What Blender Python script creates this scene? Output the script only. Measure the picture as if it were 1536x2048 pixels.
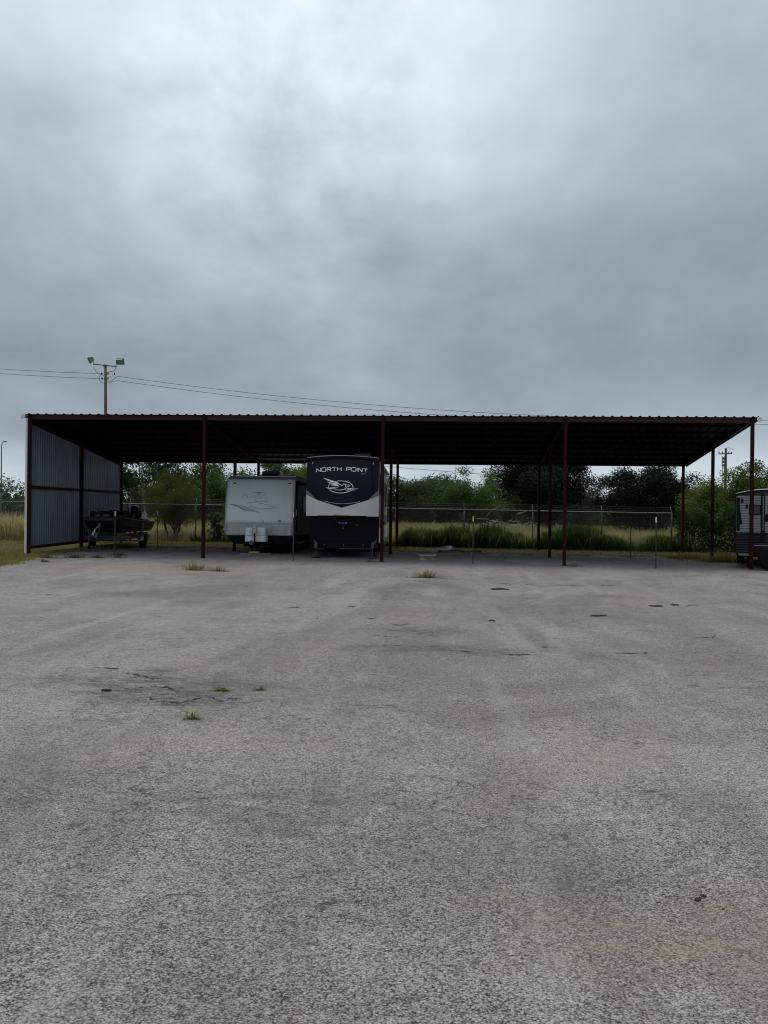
import bpy, math, random
import numpy as np
from math import sin, cos, pi, radians, tanh, sqrt, exp
from mathutils import Matrix, Vector

# ------------------------------------------------------------------ scene, camera, sky, sun, exposure
scene = bpy.context.scene
C = scene.collection
for o in list(bpy.data.objects): bpy.data.objects.remove(o)

CAM = (2.2732, -34.529, 1.712)
YAW, PITCH, ROLL = -0.064, -0.0007, 0.0103
cam_d = bpy.data.cameras.new('camera'); cam = bpy.data.objects.new('camera', cam_d); C.objects.link(cam)
cam_d.sensor_fit = 'HORIZONTAL'; cam_d.sensor_width = 36.0; cam_d.lens = 36.0 * 2050 / 1536
cam_d.clip_start = 0.1; cam_d.clip_end = 3000
cam.matrix_world = (Matrix.Translation(CAM) @ Matrix.Rotation(-YAW, 4, 'Z') @
                    Matrix.Rotation(pi / 2 + PITCH, 4, 'X') @ Matrix.Rotation(ROLL, 4, 'Z'))
scene.camera = cam

SUN_EL, SUN_AZ = radians(70), radians(-9)          # azimuth from +Y towards +X
world = bpy.data.worlds.new('World'); scene.world = world; world.use_nodes = True
def build_world():
    nt = world.node_tree; N = nt.nodes; Lk = nt.links; N.clear()
    def n(t, **k):
        x = N.new(t)
        for a, b in k.items(): setattr(x, a, b)
        return x
    def m(op, a, b=None, c=None, clamp=False):
        x = n('ShaderNodeMath', operation=op, use_clamp=clamp)
        for i, v in enumerate((a, b, c)):
            if v is None: continue
            if isinstance(v, (int, float)): x.inputs[i].default_value = v
            else: Lk.new(v, x.inputs[i])
        return x.outputs[0]
    out = n('ShaderNodeOutputWorld'); bg = n('ShaderNodeBackground'); Lk.new(bg.outputs[0], out.inputs[0])
    tc = n('ShaderNodeTexCoord'); sep = n('ShaderNodeSeparateXYZ'); Lk.new(tc.outputs['Generated'], sep.inputs[0])
    X, Y, Z = sep.outputs
    zc = m('MAXIMUM', Z, 0.0)
    den = m('ADD', zc, 0.30)
    comb = n('ShaderNodeCombineXYZ'); Lk.new(m('DIVIDE', X, den), comb.inputs[0]); Lk.new(m('DIVIDE', Y, den), comb.inputs[1])
    comb.inputs[2].default_value = 3.7
    def noise(scale, detail, rough, dist=0.0, off=(0, 0, 0), sc=(1, 1, 1)):
        mp = n('ShaderNodeMapping'); Lk.new(comb.outputs[0], mp.inputs[0])
        mp.inputs['Location'].default_value = off; mp.inputs['Scale'].default_value = sc
        t = n('ShaderNodeTexNoise'); Lk.new(mp.outputs[0], t.inputs['Vector'])
        t.inputs['Scale'].default_value = scale; t.inputs['Detail'].default_value = detail
        t.inputs['Roughness'].default_value = rough; t.inputs['Distortion'].default_value = dist
        return t.outputs[0]
    big = noise(1.15, 5, 0.5, 0.2, (5.3, 1.2, 0), (1, 0.7, 1))
    mid = noise(3.3, 7, 0.56, 0.15, (1.3, 7.7, 0), (1, 0.7, 1))
    fine = noise(8.5, 7, 0.55, 0.15, (3.1, 2.4, 0), (1, 0.7, 1))
    # overcast elevation profile: pale break at the skyline, slate belt above it, brightening with height
    prof = n('ShaderNodeValToRGB'); Lk.new(zc, prof.inputs[0])
    cr = prof.color_ramp; cr.interpolation = 'EASE'
    stops = [(0.0, 0.78), (0.035, 0.66), (0.085, 0.40), (0.15, 0.35), (0.24, 0.405), (0.33, 0.52), (0.42, 0.64), (0.6, 0.72), (1.0, 0.80)]
    while len(cr.elements) < len(stops): cr.elements.new(0.5)
    for e, (p, v) in zip(cr.elements, stops): e.position = p; e.color = (v, v, v, 1)
    # thinner cloud in front of the sun
    sx, sy, sz = sin(radians(-9.5)) * cos(radians(24)), cos(radians(-9.5)) * cos(radians(24)), sin(radians(24))
    dt = n('ShaderNodeVectorMath', operation='DOT_PRODUCT'); Lk.new(tc.outputs['Generated'], dt.inputs[0]); dt.inputs[1].default_value = (sx, sy, sz)
    gl = m('POWER', m('MAXIMUM', dt.outputs['Value'], 0.0), 60.0)
    c1 = m('MULTIPLY', m('SUBTRACT', big, 0.5), 0.75)
    c2 = m('ADD', m('MULTIPLY', m('SUBTRACT', mid, 0.5), 0.55), m('MULTIPLY', m('SUBTRACT', fine, 0.5), 0.16))
    mod = m('ADD', 1.0, m('ADD', c1, c2))
    glow = m('MULTIPLY', gl, m('MULTIPLY', m('MAXIMUM', m('SUBTRACT', m('ADD', mid, m('MULTIPLY', fine, 0.6)), 0.45), 0.0), 0.75))
    lum = m('ADD', m('MULTIPLY', prof.outputs[0], mod), glow)
    tint = n('ShaderNodeMix', data_type='RGBA')
    Lk.new(m('MULTIPLY', m('SUBTRACT', lum, 0.34), 1.7, clamp=True), tint.inputs[0])
    tint.inputs[6].default_value = (0.80, 0.965, 1.12, 1); tint.inputs[7].default_value = (0.88, 0.985, 1.06, 1)
    cl = n('ShaderNodeVectorMath', operation='SCALE'); Lk.new(tint.outputs[2], cl.inputs[0]); Lk.new(lum, cl.inputs['Scale'])
    sky = n('ShaderNodeTexSky', sky_type='NISHITA', sun_disc=False, sun_elevation=SUN_EL, sun_rotation=SUN_AZ)
    sk = n('ShaderNodeVectorMath', operation='SCALE'); Lk.new(sky.outputs[0], sk.inputs[0]); sk.inputs['Scale'].default_value = 0.1
    mix = n('ShaderNodeMix', data_type='RGBA'); mix.inputs[0].default_value = 0.95
    Lk.new(sk.outputs[0], mix.inputs[6]); Lk.new(cl.outputs[0], mix.inputs[7])
    Lk.new(mix.outputs[2], bg.inputs[0]); bg.inputs[1].default_value = 1.0
build_world()

sun_d = bpy.data.lights.new('sun', 'SUN'); sun = bpy.data.objects.new('sun', sun_d); C.objects.link(sun)
sun_d.energy = 1.35; sun_d.angle = radians(40); sun_d.color = (1.0, 0.97, 0.93)
dirv = Vector((sin(SUN_AZ) * cos(SUN_EL), cos(SUN_AZ) * cos(SUN_EL), sin(SUN_EL)))
sun.rotation_euler = dirv.to_track_quat('Z', 'Y').to_euler()

vs = scene.view_settings
vs.view_transform = 'Standard'; vs.look = 'None'; vs.exposure = 0.0; vs.gamma = 1.0; vs.use_curve_mapping = False
scene.render.engine = 'CYCLES'
scene.cycles.use_denoising = True; scene.cycles.filter_width = 1.1; scene.cycles.max_bounces = 8; scene.cycles.transparent_max_bounces = 8

# ------------------------------------------------------------------ helpers
RNG = np.random.default_rng(7)
def g(x, y):
    a = -0.0078 * 60 * np.tanh(np.asarray(x) / 60.0)
    y = np.asarray(y, float)
    b = np.where(y < 0, 0.0035 * np.maximum(y, -60), 0.0108 * 15 * np.tanh(np.maximum(y, 0) / 15.0))
    return a + b
def gz(x, y): return float(g(x, y))

def tag(o, label=None, cat=None, group=None, kind=None):
    if label: o['label'] = label
    if cat: o['category'] = cat
    if group: o['group'] = group
    if kind: o['kind'] = kind
    return o
def thing(name, label, cat, loc=(0, 0, 0), rz=0, group=None):
    o = bpy.data.objects.new(name, None); C.objects.link(o)
    o.location = loc; o.rotation_euler = (0, 0, rz); o.empty_display_size = 0.2
    return tag(o, label, cat, group)
def copy_tree(o, parent=None):
    c = o.copy(); C.objects.link(c); c.parent = parent
    for ch in list(o.children): copy_tree(ch, c)
    return c

class MB:
    """collects shapes of ONE piece; build() links them as one mesh object"""
    def __init__(s): s.v = []; s.f = []
    def add(s, v, f):
        b = len(s.v); s.v += [tuple(map(float, p)) for p in v]; s.f += [tuple(i + b for i in q) for q in f]; return s
    def box(s, x0, x1, y0, y1, z0, z1, M=None, bev=0.0):
        if bev > 0:
            b = min(bev, (x1-x0)*.45, (y1-y0)*.45, (z1-z0)*.45)
            vs_ = []; idx = {}
            for i, X in enumerate((x0, x1)):
                for j, Y in enumerate((y0, y1)):
                    for k, Z in enumerate((z0, z1)):
                        sx, sy, sz = (1, -1)[i]*b, (1, -1)[j]*b, (1, -1)[k]*b
                        idx[i, j, k, 0] = len(vs_); vs_.append((X, Y+sy, Z+sz))
                        idx[i, j, k, 1] = len(vs_); vs_.append((X+sx, Y, Z+sz))
                        idx[i, j, k, 2] = len(vs_); vs_.append((X+sx, Y+sy, Z))
            fs = []
            for i in (0, 1):
                q = [idx[i, 0, 0, 0], idx[i, 1, 0, 0], idx[i, 1, 1, 0], idx[i, 0, 1, 0]]; fs.append(q if i else q[::-1])
                q = [idx[0, i, 0, 1], idx[0, i, 1, 1], idx[1, i, 1, 1], idx[1, i, 0, 1]]; fs.append(q if i else q[::-1])
                q = [idx[0, 0, i, 2], idx[1, 0, i, 2], idx[1, 1, i, 2], idx[0, 1, i, 2]]; fs.append(q if i else q[::-1])
            for a in (0, 1):
                for c in (0, 1):
                    fs.append([idx[0, a, c, 1], idx[1, a, c, 1], idx[1, a, c, 2], idx[0, a, c, 2]])
                    fs.append([idx[a, 0, c, 0], idx[a, 1, c, 0], idx[a, 1, c, 2], idx[a, 0, c, 2]])
                    fs.append([idx[a, c, 0, 0], idx[a, c, 1, 0], idx[a, c, 1, 1], idx[a, c, 0, 1]])
                    for d in (0, 1): fs.append([idx[a, c, d, 0], idx[a, c, d, 1], idx[a, c, d, 2]])
        else:
            vs_ = [(x0,y0,z0),(x1,y0,z0),(x1,y1,z0),(x0,y1,z0),(x0,y0,z1),(x1,y0,z1),(x1,y1,z1),(x0,y1,z1)]
            fs = [(0,3,2,1),(4,5,6,7),(0,1,5,4),(1,2,6,5),(2,3,7,6),(3,0,4,7)]
        if M is not None: vs_ = [M @ Vector(p) for p in vs_]
        return s.add(vs_, fs)
    def beam(s, a, b, w, h, up=(0, 0, 1)):
        a, b = Vector(a), Vector(b); d = (b - a); L = d.length; d.normalize()
        u = Vector(up); r = d.cross(u)
        if r.length < 1e-4: r = d.cross(Vector((1, 0, 0)))
        r.normalize(); u = r.cross(d)
        vs_ = [p + r*sx*w/2 + u*sz*h/2 for p in (a, b) for sx, sz in ((-1,-1),(1,-1),(1,1),(-1,1))]
        return s.add(vs_, [(0,1,2,3),(7,6,5,4),(0,4,5,1),(1,5,6,2),(2,6,7,3),(3,7,4,0)])
    def tube(s, pts, r, n=8, cap=True):
        pts = [Vector(p) for p in pts]; rs = r if isinstance(r, (list, tuple)) else [r]*len(pts)
        b = len(s.v); prev = None
        for i, p in enumerate(pts):
            t = (pts[min(i+1, len(pts)-1)] - pts[max(i-1, 0)]).normalized()
            if prev is None:
                a = t.cross(Vector((0, 0, 1)))
                if a.length < 0.05: a = t.cross(Vector((1, 0, 0)))
            else: a = prev - t * prev.dot(t)
            a.normalize(); prev = a; c = t.cross(a)
            for k in range(n):
                q = p + (a*cos(2*pi*k/n) + c*sin(2*pi*k/n)) * rs[i]; s.v.append(tuple(q))
        for i in range(len(pts)-1):
            for k in range(n):
                s.f.append((b+i*n+k, b+i*n+(k+1) % n, b+(i+1)*n+(k+1) % n, b+(i+1)*n+k))
        if cap:
            s.f.append(tuple(b+k for k in range(n))[::-1]); s.f.append(tuple(b+(len(pts)-1)*n+k for k in range(n)))
        return s
    def prism(s, poly, axis, a0, a1):
        """polygon in the plane normal to axis, extruded from a0 to a1"""
        n = len(poly)
        def P(p, a): return {'x': (a, p[0], p[1]), 'y': (p[0], a, p[1]), 'z': (p[0], p[1], a)}[axis]
        vs_ = [P(p, a0) for p in poly] + [P(p, a1) for p in poly]
        fs = [tuple(range(n))[::-1], tuple(range(n, 2*n))] + [(i, (i+1) % n, n+(i+1) % n, n+i) for i in range(n)]
        return s.add(vs_, fs)
    def lathe(s, prof, c, axis='z', n=20):
        b = len(s.v)
        for (r, a) in prof:
            for k in range(n):
                u, w = r*cos(2*pi*k/n), r*sin(2*pi*k/n)
                p = {'z': (u, w, a), 'x': (a, u, w), 'y': (u, a, w)}[axis]
                s.v.append((c[0]+p[0], c[1]+p[1], c[2]+p[2]))
        for i in range(len(prof)-1):
            for k in range(n): s.f.append((b+i*n+k, b+i*n+(k+1) % n, b+(i+1)*n+(k+1) % n, b+(i+1)*n+k))
        s.f.append(tuple(b+k for k in range(n))[::-1]); s.f.append(tuple(b+(len(prof)-1)*n+k for k in range(n)))
        return s
    def grid(s, P, closed_u=False):
        b = len(s.v); nu, nv = len(P), len(P[0])
        for row in P: s.v += [tuple(map(float, p)) for p in row]
        for i in range(nu-1):
            for j in range(nv-1): s.f.append((b+i*nv+j, b+(i+1)*nv+j, b+(i+1)*nv+j+1, b+i*nv+j+1))
        return s
    def build(s, name, mat, parent=None, smooth=False, off=None):
        me = bpy.data.meshes.new(name)
        v = s.v
        if off is not None: v = [(p[0]-off[0], p[1]-off[1], p[2]-off[2]) for p in v]
        me.from_pydata(v, [], s.f); me.validate()
        import bmesh
        bm = bmesh.new(); bm.from_mesh(me); bmesh.ops.recalc_face_normals(bm, faces=bm.faces); bm.to_mesh(me); bm.free()
        if smooth: me.shade_smooth()
        me.materials.append(mat)
        o = bpy.data.objects.new(name, me); C.objects.link(o)
        if parent is not None: o.parent = parent
        return o

def np_mesh(name, verts, faces_n, mat, parent=None, smooth=False):
    """verts (n,3); faces_n: (m,k) array of indices, all faces of k corners"""
    me = bpy.data.meshes.new(name)
    verts = np.asarray(verts, np.float32); F = np.asarray(faces_n, np.int32); k = F.shape[1]
    me.vertices.add(len(verts)); me.vertices.foreach_set('co', verts.ravel())
    me.loops.add(F.size); me.loops.foreach_set('vertex_index', F.ravel())
    me.polygons.add(len(F)); me.polygons.foreach_set('loop_start', np.arange(0, F.size, k, dtype=np.int32))
    me.update(calc_edges=True); me.validate()
    me.materials.append(mat)
    if smooth: me.shade_smooth()
    o = bpy.data.objects.new(name, me); C.objects.link(o)
    if parent is not None: o.parent = parent
    return o

# ------------------------------------------------------------------ materials
class NT:
    def __init__(s, name):
        s.m = bpy.data.materials.new(name); s.m.use_nodes = True; s.nt = s.m.node_tree; s.nt.nodes.clear()
        s.out = s.n('ShaderNodeOutputMaterial'); s.b = s.n('ShaderNodeBsdfPrincipled'); s.l(s.b.outputs[0], s.out.inputs[0])
        s.tc = s.n('ShaderNodeTexCoord')
    def n(s, t, **k):
        x = s.nt.nodes.new(t)
        for a, b in k.items(): setattr(x, a, b)
        return x
    def l(s, a, b): s.nt.links.new(a, b)
    def mapping(s, sc=(1, 1, 1), loc=(0, 0, 0), rot=(0, 0, 0), src=None):
        mp = s.n('ShaderNodeMapping'); s.l(src or s.tc.outputs['Object'], mp.inputs[0])
        mp.inputs['Scale'].default_value = sc; mp.inputs['Location'].default_value = loc; mp.inputs['Rotation'].default_value = rot
        return mp.outputs[0]
    def noise(s, scale, detail=4, rough=0.55, dist=0, vec=None):
        t = s.n('ShaderNodeTexNoise'); s.l(vec or s.tc.outputs['Object'], t.inputs['Vector'])
        t.inputs['Scale'].default_value = scale; t.inputs['Detail'].default_value = detail
        t.inputs['Roughness'].default_value = rough; t.inputs['Distortion'].default_value = dist
        return t.outputs[0]
    def voro(s, scale, feature='F1', out='Distance', vec=None):
        t = s.n('ShaderNodeTexVoronoi', feature=feature); s.l(vec or s.tc.outputs['Object'], t.inputs['Vector'])
        t.inputs['Scale'].default_value = scale; return t.outputs[out]
    def math(s, op, a, b=None, clamp=False):
        x = s.n('ShaderNodeMath', operation=op, use_clamp=clamp)
        for i, v in enumerate((a, b)):
            if v is None: continue
            if isinstance(v, (int, float)): x.inputs[i].default_value = v
            else: s.l(v, x.inputs[i])
        return x.outputs[0]
    def ramp(s, fac, stops, interp='LINEAR'):
        r = s.n('ShaderNodeValToRGB'); s.l(fac, r.inputs[0]); cr = r.color_ramp; cr.interpolation = interp
        while len(cr.elements) < len(stops): cr.elements.new(0.5)
        for e, (p, c) in zip(cr.elements, stops):
            e.position = p; e.color = (*(c if isinstance(c, (tuple, list)) else (c, c, c)), 1)
        return r.outputs[0]
    def mix(s, fac, a, b, blend='MIX'):
        x = s.n('ShaderNodeMix', data_type='RGBA', blend_type=blend)
        for i, v in ((0, fac), (6, a), (7, b)):
            if isinstance(v, (int, float)): x.inputs[i].default_value = v
            elif isinstance(v, (tuple, list)): x.inputs[i].default_value = (*v, 1)
            else: s.l(v, x.inputs[i])
        return x.outputs[2]
    def bump(s, h, strength=0.3, dist=0.01):
        b = s.n('ShaderNodeBump'); s.l(h, b.inputs['Height']); b.inputs['Strength'].default_value = strength
        b.inputs['Distance'].default_value = dist; s.l(b.outputs[0], s.b.inputs['Normal'])
    def base(s, c):
        if isinstance(c, (tuple, list)): s.b.inputs['Base Color'].default_value = (*c, 1)
        else: s.l(c, s.b.inputs['Base Color'])
    def set(s, **k):
        for a, v in k.items():
            a = a.replace('_', ' ')
            if isinstance(v, (int, float)): s.b.inputs[a].default_value = v
            else: s.l(v, s.b.inputs[a])

def paint(name, col, rough=0.5, metal=0.0, var=0.25, scale=3.0, dirt=None, dirt_amt=0.35, bump=0.0, streak=False, spec=0.5, coat=0.0):
    t = NT(name)
    vec = t.mapping((1, 1, 0.25)) if streak else None
    n1 = t.noise(scale, 6, 0.6, vec=vec)
    dark = tuple(c * (1 - var) for c in col); lite = tuple(min(1, c * (1 + var * 0.6)) for c in col)
    c = t.ramp(n1, [(0.3, dark), (0.7, lite)])
    if dirt:
        n2 = t.noise(scale * 2.7, 8, 0.65, 0.6, vec=vec)
        f = t.math('MULTIPLY', t.ramp(n2, [(0.48, 0.0), (0.7, 1.0)]), dirt_amt)
        c = t.mix(f, c, dirt)
    t.base(c); t.set(Metallic=metal)
    t.b.inputs['Specular IOR Level'].default_value = spec
    t.b.inputs['Coat Weight'].default_value = coat; t.b.inputs['Coat Roughness'].default_value = 0.05
    n3 = t.noise(scale * 4, 4)
    t.set(Roughness=t.math('ADD', t.math('MULTIPLY', t.math('SUBTRACT', n3, 0.5), 0.25), rough))
    if bump: t.bump(t.noise(scale * 12, 5), bump, 0.005)
    return t.m

def leafmat(name, cols, trans=0.35, rough=0.6, nscale=0.5):
    t = NT(name)
    geo = t.n('ShaderNodeNewGeometry')
    isl = geo.outputs['Random Per Island']
    n1 = t.noise(nscale, 3, 0.5, vec=geo.outputs['Position'])
    f = t.math('ADD', t.math('MULTIPLY', isl, 0.55), t.math('MULTIPLY', n1, 0.55))
    k = len(cols)
    c = t.ramp(f, [(0.15 + 0.75 * i / max(1, k - 1), cols[i]) for i in range(k)])
    t.base(c); t.set(Roughness=rough); t.b.inputs['Specular IOR Level'].default_value = 0.06
    tr = t.n('ShaderNodeBsdfTranslucent'); t.l(c, tr.inputs[0])
    mx = t.n('ShaderNodeMixShader'); mx.inputs[0].default_value = trans
    t.l(t.b.outputs[0], mx.inputs[1]); t.l(tr.outputs[0], mx.inputs[2]); t.l(mx.outputs[0], t.out.inputs[0])
    return t.m

def ellipse_mask(t, cx, cy, rx, ry, soft=0.6, noise=None, rot=0.0):
    """0..1 mask of an irregular stain at a place on the lot"""
    v = t.n('ShaderNodeVectorMath', operation='SUBTRACT'); t.l(t.tc.outputs['Object'], v.inputs[0]); v.inputs[1].default_value = (cx, cy, 0)
    mp = t.n('ShaderNodeMapping', vector_type='POINT'); t.l(v.outputs[0], mp.inputs[0])
    mp.inputs['Scale'].default_value = (1 / rx, 1 / ry, 0)
    ln = t.n('ShaderNodeVectorMath', operation='LENGTH'); t.l(mp.outputs[0], ln.inputs[0])
    d = ln.outputs['Value']
    if noise is not None: d = t.math('ADD', d, t.math('MULTIPLY', t.math('SUBTRACT', noise, 0.5), 2.4))
    return t.ramp(d, [(1 - soft, 1.0), (1.0, 0.0)])

def asphalt_mat():
    t = NT('worn_chipseal_asphalt')
    chip = t.voro(95, 'F1', 'Color'); chd = t.voro(95, 'F1', 'Distance')
    cg = t.n('ShaderNodeSeparateColor'); t.l(chip, cg.inputs[0])
    chip2 = t.voro(48, 'F1', 'Color'); c2 = t.n('ShaderNodeSeparateColor'); t.l(chip2, c2.inputs[0])
    f1 = t.noise(165, 2, 0.6); f2 = t.noise(34, 4, 0.62); f3 = t.noise(9, 5, 0.6); f4 = t.noise(1.6, 5, 0.62, 0.5); f5 = t.noise(0.22, 4, 0.55, 0.6)
    val = t.math('ADD', t.math('MULTIPLY', cg.outputs[0], 0.24), 0.065)
    val = t.math('ADD', val, t.math('MULTIPLY', t.math('SUBTRACT', c2.outputs[1], 0.5), 0.05))
    val = t.math('SUBTRACT', val, t.math('MULTIPLY', t.ramp(chd, [(0.35, 0.0), (0.75, 1.0)]), 0.20))
    val = t.math('ADD', val, t.math('MULTIPLY', t.math('SUBTRACT', f1, 0.5), 0.62))
    val = t.math('ADD', val, t.math('MULTIPLY', t.math('SUBTRACT', f2, 0.5), 0.33))
    val = t.math('ADD', val, t.math('MULTIPLY', t.math('SUBTRACT', t.noise(75, 2, 0.5), 0.5), 0.30))
    val = t.math('ADD', val, t.math('MULTIPLY', t.math('SUBTRACT', f3, 0.5), 0.20))
    val = t.math('ADD', val, t.math('MULTIPLY', t.math('SUBTRACT', f4, 0.5), 0.12))
    val = t.math('ADD', val, t.math('MULTIPLY', t.math('SUBTRACT', f5, 0.5), 0.16))
    val = t.math('ADD', val, 0.135)
    val = t.math('MAXIMUM', val, 0.03)
    col = t.n('ShaderNodeCombineColor')
    t.l(t.math('MULTIPLY', val, 1.0), col.inputs[0]); t.l(t.math('MULTIPLY', val, 0.925), col.inputs[1]); t.l(t.math('MULTIPLY', val, 0.85), col.inputs[2])
    c = col.outputs[0]
    # tan dust in drifts, wide dark worn streaks
    dust = t.noise(0.55, 5, 0.6, 0.8, vec=t.mapping((1, 0.6, 1), (4, 9, 0)))
    c = t.mix(t.math('MULTIPLY', t.ramp(dust, [(0.52, 0.0), (0.75, 1.0)]), 0.35), c, t.mix(0.6, c, (0.33, 0.26, 0.17)))
    wear = t.noise(0.35, 7, 0.65, 1.2, vec=t.mapping((1.0, 0.35, 1), (2, 3, 0), (0, 0, 0.3)))
    c = t.mix(t.math('MULTIPLY', t.ramp(wear, [(0.46, 0.0), (0.70, 1.0)]), 0.55), c, (0.085, 0.076, 0.066), 'MIX')
    track = t.noise(0.9, 6, 0.6, 0.8, vec=t.mapping((1.6, 0.12, 1), (7, 1, 0), (0, 0, -0.22)))
    c = t.mix(t.math('MULTIPLY', t.ramp(track, [(0.55, 0.0), (0.75, 1.0)]), 0.35), c, (0.40, 0.385, 0.36))
    # irregular stains; the last ones darken and brown the carport floor
    nn = t.noise(1.7, 8, 0.7, 0.9); n2 = t.noise(7, 6, 0.7, vec=t.mapping((0.5, 1, 1)))
    for (cx, cy, rx, ry, colr, amt) in (
            (-0.8, -24.2, 1.5, 1.1, (0.035, 0.031, 0.027), 0.85), (-0.3, -25.0, 1.2, 0.55, (0.03, 0.026, 0.022), 0.9),
            (2.2, -21.2, 1.6, 0.6, (0.03, 0.028, 0.026), 0.75), (1.8, -19.2, 0.9, 0.9, (0.03, 0.028, 0.026), 0.7), (1.2, -28.4, 1.0, 0.9, (0.056, 0.05, 0.043), 0.6),
            (5.7, -24.0, 1.6, 1.1, (0.056, 0.05, 0.043), 0.55), (-6.2, -6.6, 3.2, 1.6, (0.30, 0.17, 0.11), 0.75), (-4.4, -7.0, 1.6, 1.0, (0.36, 0.24, 0.16), 0.7),
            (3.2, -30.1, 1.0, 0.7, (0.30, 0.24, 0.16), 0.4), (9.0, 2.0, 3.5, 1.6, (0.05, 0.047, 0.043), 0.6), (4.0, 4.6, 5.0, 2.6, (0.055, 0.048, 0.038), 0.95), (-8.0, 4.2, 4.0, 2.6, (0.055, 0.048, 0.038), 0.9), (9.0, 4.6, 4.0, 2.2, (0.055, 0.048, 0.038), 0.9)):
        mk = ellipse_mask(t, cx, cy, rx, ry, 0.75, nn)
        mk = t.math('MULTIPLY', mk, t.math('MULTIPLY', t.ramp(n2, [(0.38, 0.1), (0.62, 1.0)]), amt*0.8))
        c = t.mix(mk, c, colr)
    # hairline cracks
    warp = t.n('ShaderNodeVectorMath', operation='ADD'); t.l(t.tc.outputs['Object'], warp.inputs[0])
    wn = t.n('ShaderNodeTexNoise'); t.l(t.tc.outputs['Object'], wn.inputs['Vector']); wn.inputs['Scale'].default_value = 2.2; wn.inputs['Detail'].default_value = 6
    ws = t.n('ShaderNodeVectorMath', operation='SCALE'); t.l(wn.outputs['Color'], ws.inputs[0]); ws.inputs['Scale'].default_value = 0.7
    t.l(ws.outputs[0], warp.inputs[1])
    ed = t.voro(0.8, 'DISTANCE_TO_EDGE', 'Distance', vec=warp.outputs[0])
    ed2 = t.voro(2.6, 'DISTANCE_TO_EDGE', 'Distance', vec=warp.outputs[0])
    msk2 = t.ramp(t.noise(0.8, 5, 0.6, vec=t.mapping((1, 1, 1), (3, 15, 0))), [(0.47, 0.0), (0.60, 1.0)])
    fleck = t.ramp(t.noise(26, 3, 0.6, vec=t.mapping((0.45, 1, 1), (1, 5, 0))), [(0.40, 0.0), (0.56, 1.0)])
    crack2 = t.math('MULTIPLY', t.math('MULTIPLY', t.ramp(ed2, [(0.008, 1.0), (0.035, 0.0)]), msk2), fleck)
    c = t.mix(t.math('MULTIPLY', crack2, 0.75), c, (0.03, 0.028, 0.026))
    pits = t.ramp(t.noise(17, 4, 0.65, vec=t.mapping((0.6, 1, 1), (8, 2, 0))), [(0.62, 0.0), (0.70, 1.0)])
    c = t.mix(t.math('MULTIPLY', pits, 0.5), c, (0.05, 0.048, 0.045))
    msk = t.ramp(t.noise(0.45, 3, 0.5, vec=t.mapping((1, 1, 1), (11, 5, 0))), [(0.56, 0.0), (0.66, 1.0)])
    crack = t.math('MULTIPLY', t.ramp(ed, [(0.002, 1.0), (0.007, 0.0)]), msk)
    c = t.mix(t.math('MULTIPLY', crack, 0.5), c, (0.02, 0.018, 0.016))
    t.base(c); t.set(Roughness=0.93); t.b.inputs['Specular IOR Level'].default_value = 0.2
    hgt = t.math('ADD', t.math('MULTIPLY', chd, -1.0), t.math('ADD', t.math('MULTIPLY', f2, 0.9), t.math('MULTIPLY', crack, -1.5)))
    t.bump(hgt, 0.6, 0.008)
    return t.m

def soil_mat():
    t = NT('soil_and_turf')
    n1 = t.noise(0.5, 6, 0.6); n2 = t.noise(6, 6, 0.65); n3 = t.noise(60, 4, 0.6)
    c = t.ramp(n2, [(0.3, (0.055, 0.045, 0.028)), (0.7, (0.16, 0.135, 0.08))])
    c = t.mix(t.ramp(n1, [(0.4, 0.0), (0.6, 0.6)]), c, (0.10, 0.105, 0.035))
    c = t.mix(t.math('MULTIPLY', n3, 0.5), c, (0.05, 0.04, 0.025))
    t.base(c); t.set(Roughness=0.95); t.b.inputs['Specular IOR Level'].default_value = 0.1
    t.bump(n3, 0.6, 0.02)
    return t.m

def wood_mat(name, a, b):
    t = NT(name)
    n1 = t.noise(9, 6, 0.6, 0.5, vec=t.mapping((8, 8, 0.6)))
    t.base(t.ramp(n1, [(0.3, a), (0.7, b)])); t.set(Roughness=0.85); t.bump(n1, 0.4, 0.01)
    return t.m

M = {}
M['asphalt'] = asphalt_mat()
M['soil'] = soil_mat()
M['red_steel'] = paint('red_oxide_steel', (0.030, 0.0075, 0.006), 0.6, 0.0, 0.3, 2.5, (0.042, 0.016, 0.010), 0.4, 0.1, True, spec=0.08)
M['fascia'] = paint('red_brown_fascia', (0.048, 0.019, 0.017), 0.55, 0.0, 0.25, 1.5, (0.035, 0.02, 0.018), 0.4, 0.1, spec=0.2)
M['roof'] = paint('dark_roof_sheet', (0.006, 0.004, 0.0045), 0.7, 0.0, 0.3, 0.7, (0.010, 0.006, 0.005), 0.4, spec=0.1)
M['galv'] = paint('galvalume_sheet', (0.21, 0.24, 0.285), 0.36, 0.55, 0.2, 1.4, (0.11, 0.12, 0.14), 0.4, 0.0, True)
M['white_trim'] = paint('white_trim', (0.72, 0.74, 0.74), 0.45, 0.0, 0.1, 2.0, (0.4, 0.38, 0.34), 0.3)
M['pass_white'] = paint('gelcoat_white', (0.84, 0.86, 0.87), 0.35, 0.0, 0.06, 0.8, (0.70, 0.69, 0.66), 0.35, streak=True)
M['pass_lower'] = paint('weathered_silver_panel', (0.50, 0.50, 0.49), 0.45, 0.3, 0.14, 1.3, (0.30, 0.26, 0.21), 0.4, streak=True)
M['filon'] = paint('cream_side_wall', (0.45, 0.45, 0.43), 0.4, 0.0, 0.1, 1.0, (0.3, 0.28, 0.25), 0.3, streak=True)
M['black'] = paint('black_plastic', (0.007, 0.007, 0.008), 0.5, 0.0, 0.3, 3.0, spec=0.15)
M['black_gloss'] = paint('gloss_black', (0.004, 0.004, 0.0055), 0.3, 0.0, 0.2, 2.0, spec=0.12)
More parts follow.
